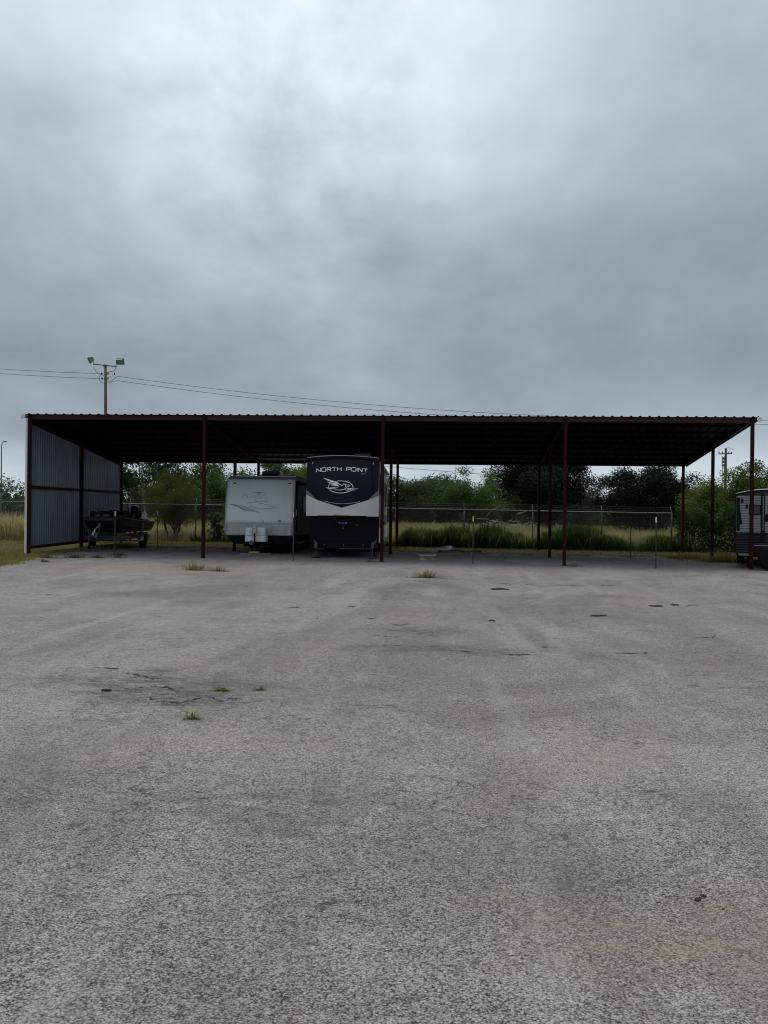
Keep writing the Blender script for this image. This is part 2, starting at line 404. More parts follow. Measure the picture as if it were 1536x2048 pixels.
M['navy'] = paint('navy_gelcoat', (0.006, 0.009, 0.020), 0.24, 0.0, 0.25, 0.9, (0.009, 0.012, 0.021), 0.3, spec=0.12)
M['np_white'] = paint('pearl_panel', (0.56, 0.56, 0.545), 0.35, 0.0, 0.07, 1.2, (0.44, 0.43, 0.41), 0.4, streak=True)
M['np_grey'] = paint('grey_panel', (0.16, 0.165, 0.165), 0.35, 0.0, 0.1, 2.0)
M['decal_white'] = paint('white_decal', (0.78, 0.79, 0.82), 0.4, 0.0, 0.06, 2.0)
M['decal_silver'] = paint('silver_decal', (0.42, 0.44, 0.48), 0.35, 0.2, 0.1, 2.0)
M['decal_grey'] = paint('faded_grey_decal', (0.23, 0.25, 0.27), 0.45, 0.0, 0.3, 9.0, (0.5, 0.52, 0.53), 0.5)
M['decal_pale'] = paint('faded_pale_decal', (0.80, 0.81, 0.81), 0.45, 0.0, 0.08, 5.0)
M['decal_soft'] = paint('bleached_decal', (0.44, 0.46, 0.475), 0.45, 0.0, 0.12, 8.0, (0.62, 0.64, 0.65), 0.5)
M['decal_shade'] = paint('shade_decal', (0.50, 0.53, 0.55), 0.45, 0.0, 0.08, 8.0)
M['rail_pipe'] = paint('pale_rail_pipe', (0.15, 0.15, 0.145), 0.55, 0.3, 0.2, 4.0, (0.14, 0.11, 0.09), 0.4)
M['glass'] = paint('dark_tinted_glass', (0.01, 0.012, 0.014), 0.08, 0.0, 0.2, 1.0)
M['rubber'] = paint('tyre_rubber', (0.009, 0.009, 0.009), 0.85, 0.0, 0.3, 6.0, (0.03, 0.027, 0.022), 0.3, 0.2, spec=0.1)
M['rim'] = paint('wheel_rim', (0.28, 0.285, 0.29), 0.35, 0.7, 0.2, 6.0, (0.2, 0.17, 0.14), 0.3)
M['steel'] = paint('zinc_steel', (0.12, 0.125, 0.13), 0.5, 0.5, 0.25, 5.0, (0.07, 0.05, 0.035), 0.4, spec=0.3)
M['frame_black'] = paint('black_chassis', (0.006, 0.006, 0.008), 0.6, 0.0, 0.3, 3.0, (0.018, 0.014, 0.010), 0.3, spec=0.12)
M['tank_white'] = paint('propane_cover_white', (0.72, 0.76, 0.80), 0.4, 0.0, 0.06, 3.0, (0.5, 0.5, 0.48), 0.3)
M['cream'] = paint('cream_plastic', (0.62, 0.58, 0.48), 0.45, 0.0, 0.1, 5.0)
M['blue'] = paint('blue_glow_paint', (0.015, 0.015, 0.42), 0.3, 0.0, 0.15, 6.0)
M['olive'] = paint('olive_aluminium', (0.028, 0.034, 0.027), 0.5, 0.0, 0.25, 2.0, (0.025, 0.024, 0.02), 0.4, spec=0.25)
M['olive_deck'] = paint('olive_deck', (0.02, 0.023, 0.018), 0.8, 0.0, 0.25, 6.0, spec=0.15)
M['teal_steel'] = paint('teal_winch_steel', (0.12, 0.19, 0.20), 0.5, 0.2, 0.25, 5.0, (0.2, 0.16, 0.12), 0.3)
M['motor'] = paint('outboard_black', (0.006, 0.006, 0.007), 0.35, 0.0, 0.2, 4.0, spec=0.2)
M['fence_steel'] = paint('grey_galvanised_pipe', (0.085, 0.085, 0.08), 0.6, 0.3, 0.25, 4.0, (0.06, 0.045, 0.035), 0.4, spec=0.3)
M['fence_wire'] = paint('dull_wire', (0.13, 0.13, 0.125), 0.6, 0.4, 0.25, 8.0)
M['stake'] = paint('dark_green_stake', (0.035, 0.032, 0.026), 0.7, 0.0, 0.3, 6.0, (0.10, 0.05, 0.03), 0.5)
M['tip_white'] = paint('white_stake_tip', (0.74, 0.74, 0.70), 0.6, 0.0, 0.12, 8.0)
M['tip_yellow'] = paint('yellow_stake_tip', (0.62, 0.58, 0.20), 0.6, 0.0, 0.15, 8.0)
M['tip_grey'] = paint('faded_grey_stake_tip', (0.46, 0.47, 0.47), 0.6, 0.0, 0.15, 8.0)
M['pole_wood'] = wood_mat('weathered_pole_wood', (0.10, 0.045, 0.03), (0.24, 0.13, 0.09))
M['pole_dark'] = wood_mat('dark_pole_wood', (0.02, 0.017, 0.014), (0.06, 0.05, 0.04))
M['lumber'] = wood_mat('grey_lumber', (0.22, 0.19, 0.14), (0.44, 0.39, 0.31))
M['lumber_dark'] = wood_mat('old_grey_board', (0.14, 0.12, 0.09), (0.30, 0.26, 0.20))
M['lamp_grey'] = paint('grey_green_lamp', (0.16, 0.19, 0.16), 0.5, 0.2, 0.2, 5.0)
M['wire'] = paint('black_cable', (0.02, 0.02, 0.022), 0.6)
M['pale_pole'] = paint('pale_grey_steel', (0.25, 0.26, 0.26), 0.5, 0.4)
M['siding'] = paint('white_ribbed_siding', (0.24, 0.25, 0.27), 0.35, 0.1, 0.1, 1.0, (0.3, 0.29, 0.27), 0.3, streak=True)
M['siding_dark'] = paint('dark_ribbed_siding', (0.012, 0.012, 0.017), 0.35, 0.1, 0.15, 1.0)
M['roof_white'] = paint('white_roof_membrane', (0.80, 0.81, 0.82), 0.55, 0.0, 0.05, 1.0)
M['plastic_white'] = paint('white_plastic_bag', (0.72, 0.72, 0.70), 0.5, 0.0, 0.15, 5.0)
M['tar'] = paint('tar_scrap', (0.016, 0.015, 0.014), 0.9, 0.0, 0.4, 8.0, bump=0.5)
M['mud'] = paint('dried_mud', (0.055, 0.038, 0.018), 0.95, 0.0, 0.4, 30.0, bump=0.6)
M['stone'] = paint('pale_chips', (0.30, 0.29, 0.27), 0.9, 0.0, 0.35, 20.0)
M['gravel'] = paint('pale_gravel_track', (0.46, 0.44, 0.40), 0.95, 0.0, 0.25, 2.0, bump=0.4)
M['bark'] = wood_mat('bark', (0.035, 0.027, 0.02), (0.11, 0.09, 0.07))
M['bark_pale'] = wood_mat('pale_bark', (0.20, 0.18, 0.155), (0.42, 0.40, 0.36))
M['dead'] = paint('bleached_brush', (0.26, 0.245, 0.225), 0.9, 0.0, 0.3, 3.0)
M['leaf_mid'] = leafmat('mid_green_leaves', [(0.030, 0.054, 0.016), (0.074, 0.124, 0.032), (0.128, 0.182, 0.054)])
M['leaf_dark'] = leafmat('dark_green_leaves', [(0.005, 0.011, 0.005), (0.012, 0.023, 0.009), (0.024, 0.040, 0.014)], 0.10)
M['leaf_deep'] = leafmat('deep_green_leaves', [(0.016, 0.035, 0.014), (0.038, 0.074, 0.024), (0.070, 0.115, 0.038)], 0.25)
M['leaf_yel'] = leafmat('yellow_green_leaves', [(0.044, 0.065, 0.015), (0.100, 0.144, 0.030), (0.175, 0.213, 0.056)], 0.4)
M['leaf_grey'] = leafmat('grey_green_leaves', [(0.031, 0.048, 0.024), (0.070, 0.101, 0.048), (0.119, 0.147, 0.073)], 0.3)
M['leaf_mesq'] = leafmat('feathery_olive_leaves', [(0.034, 0.046, 0.012), (0.078, 0.102, 0.024), (0.138, 0.162, 0.042)], 0.4)
M['weed'] = leafmat('lush_weed_leaves', [(0.015, 0.032, 0.008), (0.038, 0.074, 0.017), (0.079, 0.126, 0.029)], 0.35)
M['grass_green'] = leafmat('yellow_green_grass', [(0.13, 0.135, 0.045), (0.28, 0.275, 0.09), (0.42, 0.395, 0.16)], 0.4, nscale=0.25)
M['grass_dry'] = leafmat('straw_grass', [(0.193, 0.175, 0.079), (0.420, 0.367, 0.175), (0.665, 0.578, 0.315)], 0.35, nscale=0.3)
M['grass_lawn'] = leafmat('mown_turf', [(0.101, 0.111, 0.030), (0.220, 0.212, 0.068), (0.406, 0.338, 0.144)], 0.35, nscale=0.6)
M['litter'] = leafmat('dead_leaf_litter', [(0.018, 0.013, 0.008), (0.045, 0.033, 0.02), (0.10, 0.075, 0.045)], 0.1, nscale=2)
M['grass_tuft'] = leafmat('tuft_grass', [(0.085, 0.085, 0.025), (0.19, 0.165, 0.055), (0.33, 0.27, 0.13)], 0.3, nscale=6)
M['grass_tuft_dark'] = leafmat('dark_tuft_grass', [(0.03, 0.035, 0.015), (0.06, 0.065, 0.03), (0.11, 0.10, 0.05)], 0.3, nscale=6)

# ------------------------------------------------------------------ ground, lot, gravel track
def build_ground():
    xs = np.concatenate([np.linspace(-900, -80, 12)[:-1], np.linspace(-80, 80, 81), np.linspace(80, 900, 12)[1:]])
    ys = np.concatenate([np.linspace(-300, -60, 6)[:-1], np.linspace(-60, 80, 71), np.linspace(80, 1500, 14)[1:]])
    XX, YY = np.meshgrid(xs, ys, indexing='ij'); ZZ = g(XX, YY)
    v = np.stack([XX, YY, ZZ], -1).reshape(-1, 3); nx, ny = len(xs), len(ys)
    i, j = np.meshgrid(np.arange(nx-1), np.arange(ny-1), indexing='ij'); b = (i*ny + j).ravel()
    o = np_mesh('ground', v, np.stack([b, b+ny, b+ny+1, b+1], 1), M['soil'], smooth=True); tag(o, kind='structure')
    # the worn lot: columns along x, each running from its near edge to its ragged far edge
    rs = np.random.default_rng(3)
    xs = np.concatenate([np.linspace(-11.5, -9.5, 41), np.linspace(-9.5, 14, 189)[1:], np.linspace(14, 34, 21)[1:]])
    K = 60; V = []
    ph = rs.uniform(0, 6.28, 12)
    for x in xs:
        rag = 0.22*sin(3.1*x+ph[0]) + 0.14*sin(7.7*x+ph[1]) + 0.09*sin(17*x+ph[2]) + 0.08*rs.uniform(-1, 1)
        y0 = -60.0 if x >= -10.2 else -60 + (x + 10.2) / -1.3 * 60.0
        if x < -10.2: y0 = -6.6 + (-10.2 - x) / 1.3 * 7.0 + 0.5*rag
        yb = np.interp(x, [-11.5, -11.25, -10.9, -9.5, 10.5, 11.8, 13.5, 34], [0.9, 2.6, 5.2, 6.4, 6.9, 5.2, 3.4, 3.2]) + rag*(1 if x < -10.5 else 2.4)
        if x < -10.2: yb = max(yb, y0 + 0.3)
        if y0 < -50:
            tt = np.concatenate([np.linspace(-60, -2, 22), np.linspace(-2, yb, K-22+1)[1:]])
        else: tt = np.linspace(y0, yb, K)
        V.append(np.stack([np.full(K, x), tt, g(np.full(K, x), tt) + 0.012], 1))
    V = np.array(V); nx = len(xs)
    i, j = np.meshgrid(np.arange(nx-1), np.arange(K-1), indexing='ij'); b = (i*K + j).ravel()
    global LOT
    LOT = o = np_mesh('parking_lot', V.reshape(-1, 3), np.stack([b, b+K, b+K+1, b+1], 1), M['asphalt'], smooth=True); tag(o, kind='structure')
    # pale gravel track crossing the field
    p = MB(); P = []
    for x in np.linspace(2, 40, 39):
        yc = 38 + 0.02*(x-12)**2*0.2
        P.append([(x, yc-2.2+0.3*sin(x*2), gz(x, yc-2.2)+0.02), (x, yc, gz(x, yc)+0.06), (x, yc+2.2+0.3*sin(x*1.3), gz(x, yc+2.2)+0.02)])
    o = p.grid(P).build('gravel_track', M['gravel'], smooth=True); tag(o, kind='structure')
build_ground()

# ------------------------------------------------------------------ carport
BX = [-12.2, -6.1, 0.0, 6.1, 12.2]; BY = [0.0, 5.0, 10.0]
SL = (4.925 - 3.86) / 10.2
def zroof(y): return 4.925 - SL * (y + 0.1)        # underside of the roof sheets
def build_carport():
    T = thing('carport', 'long open red-brown steel carport with ribbed metal roof over the parked trailers', 'carport', (0, 0, 0))
    R = M['red_steel']
    for y in BY:
        for x in BX:
            top = zroof(y) - (0.004 if y == 0 else 0.11)
            w = 0.055
            yy = y - 0.05 if y == 0 else (y if y == 5 else y - 0.08)
            p = MB().box(x-w, x+w, yy-w, yy+w, gz(x, y)-0.1, top, bev=0.006)
            o = p.build('post', R, T)
            q = MB().box(x-0.10, x+0.10, yy-0.10, yy+0.10, gz(x, y)-0.02, gz(x, y)+0.026, bev=0.004)
            q.build('base_plate', R, o)
    for i in range(4):
        a, b = BX[i]+0.055, BX[i+1]-0.055
        p = MB().box(a, b, -0.03, -0.022, 4.76, 4.915)             # web
        p.box(a, b, -0.022, 0.045, 4.76, 4.768); p.box(a, b, -0.022, 0.045, 4.907, 4.915)   # flanges of a C channel
        p.build('fascia_beam', M['fascia'], T)
    for x in BX:
        p = MB().beam((x, 0.06, zroof(0.06)-0.09), (x, 10.05, zroof(10.05)-0.09), 0.07, 0.10)
        p.build('rafter', M['roof'], T)
    for k in range(1, 9):
        y = k * 1.25
        z = zroof(y)
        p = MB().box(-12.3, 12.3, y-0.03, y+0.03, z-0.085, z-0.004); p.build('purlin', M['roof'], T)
    z = zroof(10.08); MB().box(-12.3, 12.3, 10.06, 10.10, z-0.105, z-0.006).build('eave_beam', M['roof'], T)
    MB().box(-12.36, 12.36, 10.165, 10.19, zroof(10.16)-0.03, zroof(10.16)+0.04).build('eave_closure', M['roof'], T)
    # roof sheets: 0.915 m wide, ribs 0.305 m apart; one mesh shared by all
    prof = []
    for k in range(3):
        c = 0.1525 + 0.305*k
        prof += [(c-0.055, 0), (c-0.022, 0.034), (c+0.022, 0.034), (c+0.055, 0)]
    prof = [(0, 0)] + prof + [(0.9145, 0), (0.921, 0.0012)]
    v = []; f = []; n = len(prof); th = 0.002
    for y in (-0.13, 10.16):
        for dz in (0, -th):
            v += [(px, y, zroof(y) + pz + dz) for px, pz in prof]
    for i in range(n-1):
        f.append((i, i+1, 2*n+i+1, 2*n+i)); f.append((n+i, 3*n+i, 3*n+i+1, n+i+1))
        f.append((i, n+i, n+i+1, i+1)); f.append((2*n+i, 2*n+i+1, 3*n+i+1, 3*n+i))
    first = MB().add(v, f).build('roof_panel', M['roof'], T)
    first.location.x = -12.355
    for k in range(1, 27):
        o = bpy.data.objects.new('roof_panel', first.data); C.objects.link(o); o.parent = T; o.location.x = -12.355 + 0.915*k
    # white rake trims at both roof ends
    for s in (-1, 1):
        x = s*12.375
        p = MB()
        for yy0, yy1 in ((-0.15, 10.18),):
            a = (x, yy0, zroof(yy0)-0.035); b = (x, yy1, zroof(yy1)-0.035); p.beam(a, b, 0.03, 0.15)
        p.build('rake_trim', M['white_trim'] if s < 0 else M['fascia'], T)
        MB().lathe([(0.02, -0.012), (0.075, -0.01), (0.085, 0.0), (0.075, 0.01)], (s*12.40, -0.165, 4.86), 'y', 14).build('gutter_end', M['white_trim'], T)
    # the sheeted left end: ribbed wall panels, girts, corner trim
    period = 0.204; per = 4; pw = period*per
    y = -0.02; k = 0
    while y < 10.0:
        y1 = min(y + pw, 10.04)
        pr = []
        c = y
        while c < y1 - 0.05:
            pr += [(c, 0), (c+0.122, 0), (c+0.132, 0.042), (c+0.165, 0.042), (c+0.192, 0)]
            c += period
        pr.append((y1-0.002, 0))
        pr = [q for q in pr if q[0] <= y1-0.002]
        v = []; f = []; n = len(pr)
        for (yy, d) in pr:
            x = -12.285 + d
            zb = gz(-12.2, yy) + 0.20
            v += [(x, yy, zb), (x, yy, zroof(yy)-0.008), (x-0.003, yy, zb), (x-0.003, yy, zroof(yy)-0.008)]
        for i in range(n-1):
            a, b = 4*i, 4*(i+1)
            f += [(a, b, b+1, a+1), (a+2, a+3, b+3, b+2)]
        MB().add(v, f).build('wall_panel', M['galv'], T)
        y += pw; k += 1
    for (ya, yb) in ((0.06, 4.94), (5.06, 9.86)):
        for z0, z1, d in ((2.43, 2.33, 0.10), (None, None, 0.10)):
            if z0 is None:
                za, zb = gz(-12.2, ya)+0.24, gz(-12.2, yb)+0.24
            else: za, zb = z0, z0 - 0.01
            MB().beam((-12.215, ya, za), (-12.215, yb, zb), 0.06, d).build('girt', R, T)
        MB().beam((-12.215, ya, zroof(ya)-0.22), (-12.215, yb, zroof(yb)-0.22), 0.05, 0.12).build('girt', R, T)
    MB().box(-12.345, -12.262, -0.075, -0.045, gz(-12.2, 0)+0.03, 4.80, bev=0.006).build('corner_trim', M['white_trim'], T)
build_carport()

# ------------------------------------------------------------------ stakes between the stalls
def build_stakes():
    grp = 'metal stakes marking the stalls'
    data = [(-9.24, 0.15, 1.55, 'tip_grey', 'thin steel stake with faded grey tip before the olive boat'),
            (-9.27, 5.4, 1.50, 'tip_grey', 'thin steel stake with faded grey tip behind the boat trailer wheel'),
            (-2.93, -0.55, 1.62, 'tip_grey', 'thin steel stake between the white trailer and the navy fifth-wheel'),
            (3.06, -0.36, 1.60, 'tip_yellow', 'thin steel stake with pale yellow tip in the empty stall row'),
            (3.03, 4.97, 1.55, None, 'bare dark steel stake behind the yellow-tipped stake'),
            (8.98, -0.72, 1.68, 'tip_white', 'thin steel stake with clean white tip at the front of the empty end stall'),
            (9.26, 5.6, 1.58, None, 'bare dark steel stake behind the white-tipped stake')]
    for (x, y, h, tip, lab) in data:
        z = gz(x, y)
        rz = random.Random(int(x*10)).uniform(-0.4, 0.4)
        T = thing('marker_stake', lab, 'stake', (x, y, z), rz, grp)
        ht = h - 0.17 if tip else h
        p = MB().box(-0.019, 0.019, -0.003, 0.003, -0.1, ht); p.box(-0.003, 0.003, 0.003, 0.034, -0.1, ht)
        for k in range(int(ht / 0.1)): p.box(-0.007, 0.007, -0.009, -0.003, 0.05+k*0.1, 0.075+k*0.1)
        o = p.build('shaft', M['stake'], T)
        lean = random.Random(int(y*100)).uniform(-0.012, 0.012); T.rotation_euler = (lean, lean*0.7, rz)
        if tip:
            MB().box(-0.021, 0.021, -0.006, 0.037, ht, h, bev=0.004).build('tip', M[tip], T)
build_stakes()

# ------------------------------------------------------------------ shared vehicle bits
def wheel(parent, x, y, z, r, w, rim_side, name='wheel'):
    """axle along x"""
    t = MB().lathe([(r*0.62, -w/2), (r*0.94, -w/2), (r, -w*0.36), (r, w*0.36), (r*0.94, w/2), (r*0.62, w/2)], (x, y, z), 'x', 28).build(name, M['rubber'], parent, True)
    s = rim_side
    MB().lathe([(r*0.60, -w*0.3), (r*0.62, w*0.46), (r*0.52, w*0.36), (r*0.25, w*0.22), (r*0.2, w*0.42), (0.02, w*0.45)] if s > 0 else
               [(0.02, -w*0.45), (r*0.2, -w*0.42), (r*0.25, -w*0.22), (r*0.52, -w*0.36), (r*0.62, -w*0.46), (r*0.60, w*0.3)], (x, y, z), 'x', 28).build('rim', M['rim'], t, True)
    return t
def tri_fan_poly(poly): return [tuple(range(len(poly)))]

def surf_strip(pts, wid, F, off):
    """a stroked polyline in (x,z) laid on surface y=F(x,z), off metres proud; returns verts, faces"""
    pts = [Vector((p[0], p[1])) for p in pts]; n = len(pts); v = []; f = []
    ws = wid if isinstance(wid, (list, tuple)) else [wid]*n
    for i, p in enumerate(pts):
        a = pts[max(i-1, 0)]; b = pts[min(i+1, n-1)]; d = (b-a)
        d = d.normalized() if d.length > 1e-9 else Vector((1, 0)); nn = Vector((-d.y, d.x))
        k = 1.0
        if 0 < i < n-1:
            d1 = (p-a).normalized(); cc = abs(Vector((-d1.y, d1.x)).dot(nn)); k = 1/max(cc, 0.5)
        for s in (-0.5, 0.5):
            q = p + nn*s*ws[i]*k; v.append((q.x, F(q.x, q.y)-off, q.y))
    for i in range(n-1): f.append((2*i, 2*i+2, 2*i+3, 2*i+1))
    return v, f
def surf_region(xs, zlo, zhi, F, off, rows=8):
    P = []
    for x in xs:
        a, b = zlo(x), zhi(x)
        P.append([(x, F(x, a+(b-a)*k/rows)-off, a+(b-a)*k/rows) for k in range(rows+1)])
    return P
def closed_strip(pts, w, F, off):
    v, f = surf_strip(list(pts)+[pts[0], pts[1]], w, F, off); return v, f

def letter_strokes(ch):
    """wide square-shouldered capitals in a 1.5 x 1 cell"""
    r = 0.28
    def rr(x0, x1, z0, z1):
        o = []
        for (cx, cz, a0) in ((x1-r, z1-r, 0), (x0+r, z1-r, 90), (x0+r, z0+r, 180), (x1-r, z0+r, 270)):
            for k in range(4): a = radians(a0+30*k); o.append((cx+r*cos(a), cz+r*sin(a)))
        return o + [o[0], o[1]]
    if ch == 'N': return [[(0, 0), (0, 1)], [(0, 0.97), (1.3, 0.03)], [(1.3, 0), (1.3, 1)]]
    if ch == 'O': return [rr(0, 1.4, 0, 1)]
    if ch == 'R': return [[(0, 0), (0, 1)], [(0, 0.93), (1.0, 0.93), (1.18, 0.86), (1.22, 0.7), (1.18, 0.52), (1.0, 0.45), (0, 0.45)], [(0.75, 0.42), (1.25, 0)]]
    if ch == 'T': return [[(0, 0.93), (1.3, 0.93)], [(0.65, 0), (0.65, 0.9)]]
    if ch == 'H': return [[(0, 0), (0, 1)], [(1.25, 0), (1.25, 1)], [(0, 0.5), (1.25, 0.5)]]
    if ch == 'P': return [[(0, 0), (0, 1)], [(0, 0.93), (1.0, 0.93), (1.18, 0.86), (1.22, 0.68), (1.18, 0.48), (1.0, 0.4), (0, 0.4)]]
    if ch == 'I': return [[(0, 0), (0, 1)]]
    return []
ADV = {'N': 1.3, 'O': 1.4, 'R': 1.25, 'T': 1.3, 'H': 1.25, 'P': 1.22, 'I': 0.0}

def text_mesh(body, size, spacing=1.0):
    cu = bpy.data.curves.new('lettering', 'FONT'); cu.body = body; cu.size = size; cu.space_character = spacing
    ob = bpy.data.objects.new('lettering', cu); C.objects.link(ob)
    bpy.context.view_layer.update()
    dg = bpy.context.evaluated_depsgraph_get(); me = bpy.data.meshes.new_from_object(ob.evaluated_get(dg))
    v = [tuple(p.co) for p in me.vertices]; f = [tuple(p.vertices) for p in me.polygons]
    bpy.data.objects.remove(ob); bpy.data.curves.remove(cu); bpy.data.meshes.remove(me)
    return v, f

# ------------------------------------------------------------------ white travel trailer
def build_travel_trailer():
    X0, X1 = -6.07, -3.52; XC = -4.79
    T = thing('travel_trailer', 'white travel trailer with faded swoosh graphics and twin propane cover', 'travel trailer', (XC, 3.2, gz(XC, 3.2)))
    O = T.location.copy()
    def F(x, z):                       # front wall: lower part upright, upper part raked and slightly bowed
        k = max(0.0, z-1.19)
        return 3.2 + 0.035*k + 0.125*k*k + 0.035*((x-XC)/1.27)**2
    ztop = 2.86
    # shell (side profile extruded across)
    prof = [(F(XC, z), z) for z in np.linspace(1.19, ztop, 10)]
    prof = [(3.24, 0.76), (3.24, 1.19)] + [(y+0.05, z) for y, z in prof[1:]] + [(3.95, 2.95), (4.4, 2.99), (11.5, 3.0), (11.8, 2.9), (11.85, 0.76)]
    MB().prism(prof, 'x', X0+0.02, X1-0.02).build('body', M['filon'], T, off=O)
    xs = np.linspace(X0+0.015, X1-0.015, 25)
    def slab(z0, z1, name, mat, off0, th):
        P = surf_region(xs, lambda x: z0, lambda x: z1, F, off0, 12)
        Q = [[(p[0], p[1]+th, p[2]) for p in row] for row in P]
        m = MB().grid(P).grid(Q)
        nu, nv = len(P), len(P[0]); N = nu*nv
        rim = [(i, 0) for i in range(nu)] + [(nu-1, j) for j in range(1, nv)] + [(i, nv-1) for i in range(nu-2, -1, -1)] + [(0, j) for j in range(nv-2, 0, -1)]
        ids = [i*nv+j for i, j in rim]
        for a, b in zip(ids, ids[1:]+ids[:1]): m.f.append((a, b, b+N, a+N))
        return m.build(name, mat, T, True, off=O)
    slab(1.195, ztop, 'front_cap', M['pass_white'], 0.0, 0.05)
    slab(0.765, 1.185, 'lower_panel', M['pass_lower'], 0.0, 0.04)
    MB().add(*surf_strip([(x, 1.19) for x in xs], 0.022, F, 0.006)).build('seam_trim', M['decal_soft'], T, off=O)
    # rounded corner mouldings and roof edge
    for x in (X0, X1):
        pts = [(x, F(x, z)+0.01, z) for z in np.linspace(0.76, ztop, 12)] + [(x, 3.98, 2.95), (x, 4.5, 2.99), (x, 11.5, 3.0)]
        MB().tube(pts, 0.028, 8).build('corner_moulding', M['pass_lower'], T, True, off=O)
    pts = [(x, F(x, ztop)+0.03, ztop+0.012) for x in xs]; MB().tube(pts, 0.022, 8).build('roof_moulding', M['np_grey'], T, True, off=O)
    MB().box(X0+0.03, X1-0.03, 4.2, 11.6, 2.985, 3.015).build('roof', M['roof_white'], T, off=O)
    # dark underbelly with cut corners, chassis rails
    MB().prism([(X0+0.02, 0.76), (X1-0.02, 0.76), (X1-0.25, 0.44), (X0+0.3, 0.44)], 'y', 3.26, 11.8).build('underbelly', M['frame_black'], T, off=O)
    for s in (-0.55, 0.55):
        MB().box(XC+s-0.05, XC+s+0.05, 3.3, 11.6, 0.34, 0.44).build('chassis_rail', M['frame_black'], T, off=O)
        MB().beam((XC+s*1.1, 3.4, 0.47), (XC, 2.0, 0.47), 0.07, 0.12).build('tongue_beam', M['frame_black'], T, off=O)
    MB().box(XC-0.1, XC+0.1, 1.85, 2.2, 0.42, 0.56, bev=0.02).build('coupler', M['frame_black'], T, off=O)
    MB().lathe([(0.05, -0.012), (0.085, -0.01), (0.085, 0.01), (0.05, 0.012)], (XC-0.03, 1.86, 0.54), 'y', 16).build('chain_ring', M['steel'], T, off=O)
    # propane cover: one twin-lobed shell
    lobe = [(-0.40, 2.85), (-0.40, 2.60), (-0.385, 2.52), (-0.34, 2.465), (-0.26, 2.44), (-0.16, 2.445), (-0.07, 2.475), (0.0, 2.49), (0.07, 2.475), (0.16, 2.445), (0.26, 2.44), (0.34, 2.465), (0.385, 2.52), (0.40, 2.60), (0.40, 2.85)]
    P = []
    for z, s in ((0.56, 1.0), (0.98, 1.0), (1.03, 0.985), (1.06, 0.94), (1.075, 0.80)):
        P.append([(XC-0.01 + x*s, 2.72 + (y-2.72)*s, z) for x, y in lobe])
    m = MB().grid(P); m.f.append(tuple(4*len(lobe)+i for i in range(len(lobe))))
    pc = m.build('propane_cover', M['tank_white'], T, True, off=O)
    MB().tube([(XC-0.01+x*1.01, y-0.004, 0.80 - 0.03*(1-abs(abs(x)-0.2)/0.2)) for x, y in lobe[1:-1]], 0.006, 5).build('seam', M['np_grey'], pc, off=O)
    # tongue jack with cream motor head
    MB().box(XC-0.075, XC+0.075, 2.25, 2.41, 0.85, 1.13, bev=0.035).build('jack_head', M['cream'], T, True, off=O)
    for dx in (-0.025, 0.025): MB().lathe([(0.017, -0.008), (0.017, 0.008)], (XC+dx, 2.248, 1.05), 'y', 8).build('jack_switch', M['black'], T, off=O)
    MB().tube([(XC, 2.34, 0.92), (XC, 2.34, 0.42)], 0.032, 12).build('jack_tube', M['frame_black'], T, True, off=O)
    MB().tube([(XC, 2.34, 0.44), (XC, 2.34, 0.20)], 0.026, 10).build('jack_ram', M['steel'], T, True, off=O)
    MB().box(XC-0.13, XC+0.13, 2.27, 2.45, 0.43, 0.55, bev=0.02).build('jack_mount', M['frame_black'], T, off=O)
    # clearance lights, badge, tag
    for x, z in ((X0+0.27, 2.71), (X1-0.19, 2.715)):
        MB().box(x-0.055, x+0.055, F(x, z)-0.02, F(x, z)+0.03, z-0.022, z+0.022, bev=0.006).build('clearance_light', M['black'], T, off=O)
    MB().box(-4.09, -3.97, F(-4.03, 1.31)-0.008, F(-4.03, 1.31)+0.02, 1.27, 1.35, bev=0.006).build('badge', M['np_grey'], T, off=O)
    MB().box(-4.075, -3.985, F(-4.03, 1.31)-0.011, F(-4.03, 1.31)+0.0, 1.295, 1.325).build('badge_print', M['decal_soft'], T, off=O)
    MB().box(-4.68, -4.62, F(-4.65, 1.29)-0.006, F(-4.65, 1.29)+0.02, 1.22, 1.34).build('vent_tag', M['decal_soft'], T, off=O)
    # graphics: lettering, underline, wing, swooshes
    v, f = text_mesh('Passport', 0.30, 1.12)
    w = max(p[0] for p in v)
    vv = [(-5.50 + p[0]*0.95/w, F(-5.50 + p[0]*0.95/w, 2.17+p[1]) - 0.005, 2.17 + p[1]) for p in v]
    MB().add(vv, f).build('lettering', M['decal_pale'], T, off=O)
    vv = [(p[0]+0.02, F(p[0]+0.02, p[2]-0.018)-0.003, p[2]-0.018) for p in vv]
    MB().add(vv, f).build('lettering_shadow', M['decal_shade'], T, off=O)
    def strip(name, pts, wd, mat, off=0.004): MB().add(*surf_strip(pts, wd, F, off)).build(name, M[mat], T, off=O)
    strip('underline', [(-4.98, 2.045), (-4.75, 2.04), (-4.50, 2.042)], 0.022, 'decal_grey')
    strip('wing_mark', [(-5.18, 2.34), (-5.02, 2.352), (-4.86, 2.365)], [0.008, 0.022, 0.035], 'decal_grey')
    strip('wing_mark', [(-4.86, 2.365), (-4.70, 2.36), (-4.52, 2.345)], [0.035, 0.022, 0.006], 'decal_grey')
    strip('wing_mark', [(-4.93, 2.33), (-4.86, 2.318), (-4.79, 2.33)], [0.03, 0.04, 0.03], 'decal_soft')
    up = [(-5.93, 1.925), (-5.7, 1.90), (-5.45, 1.855), (-5.2, 1.79), (-4.95, 1.70), (-4.79, 1.615)]
    lo = [(-5.93, 1.918), (-5.75, 1.88), (-5.6, 1.83), (-5.48, 1.76), (-5.385, 1.66)]
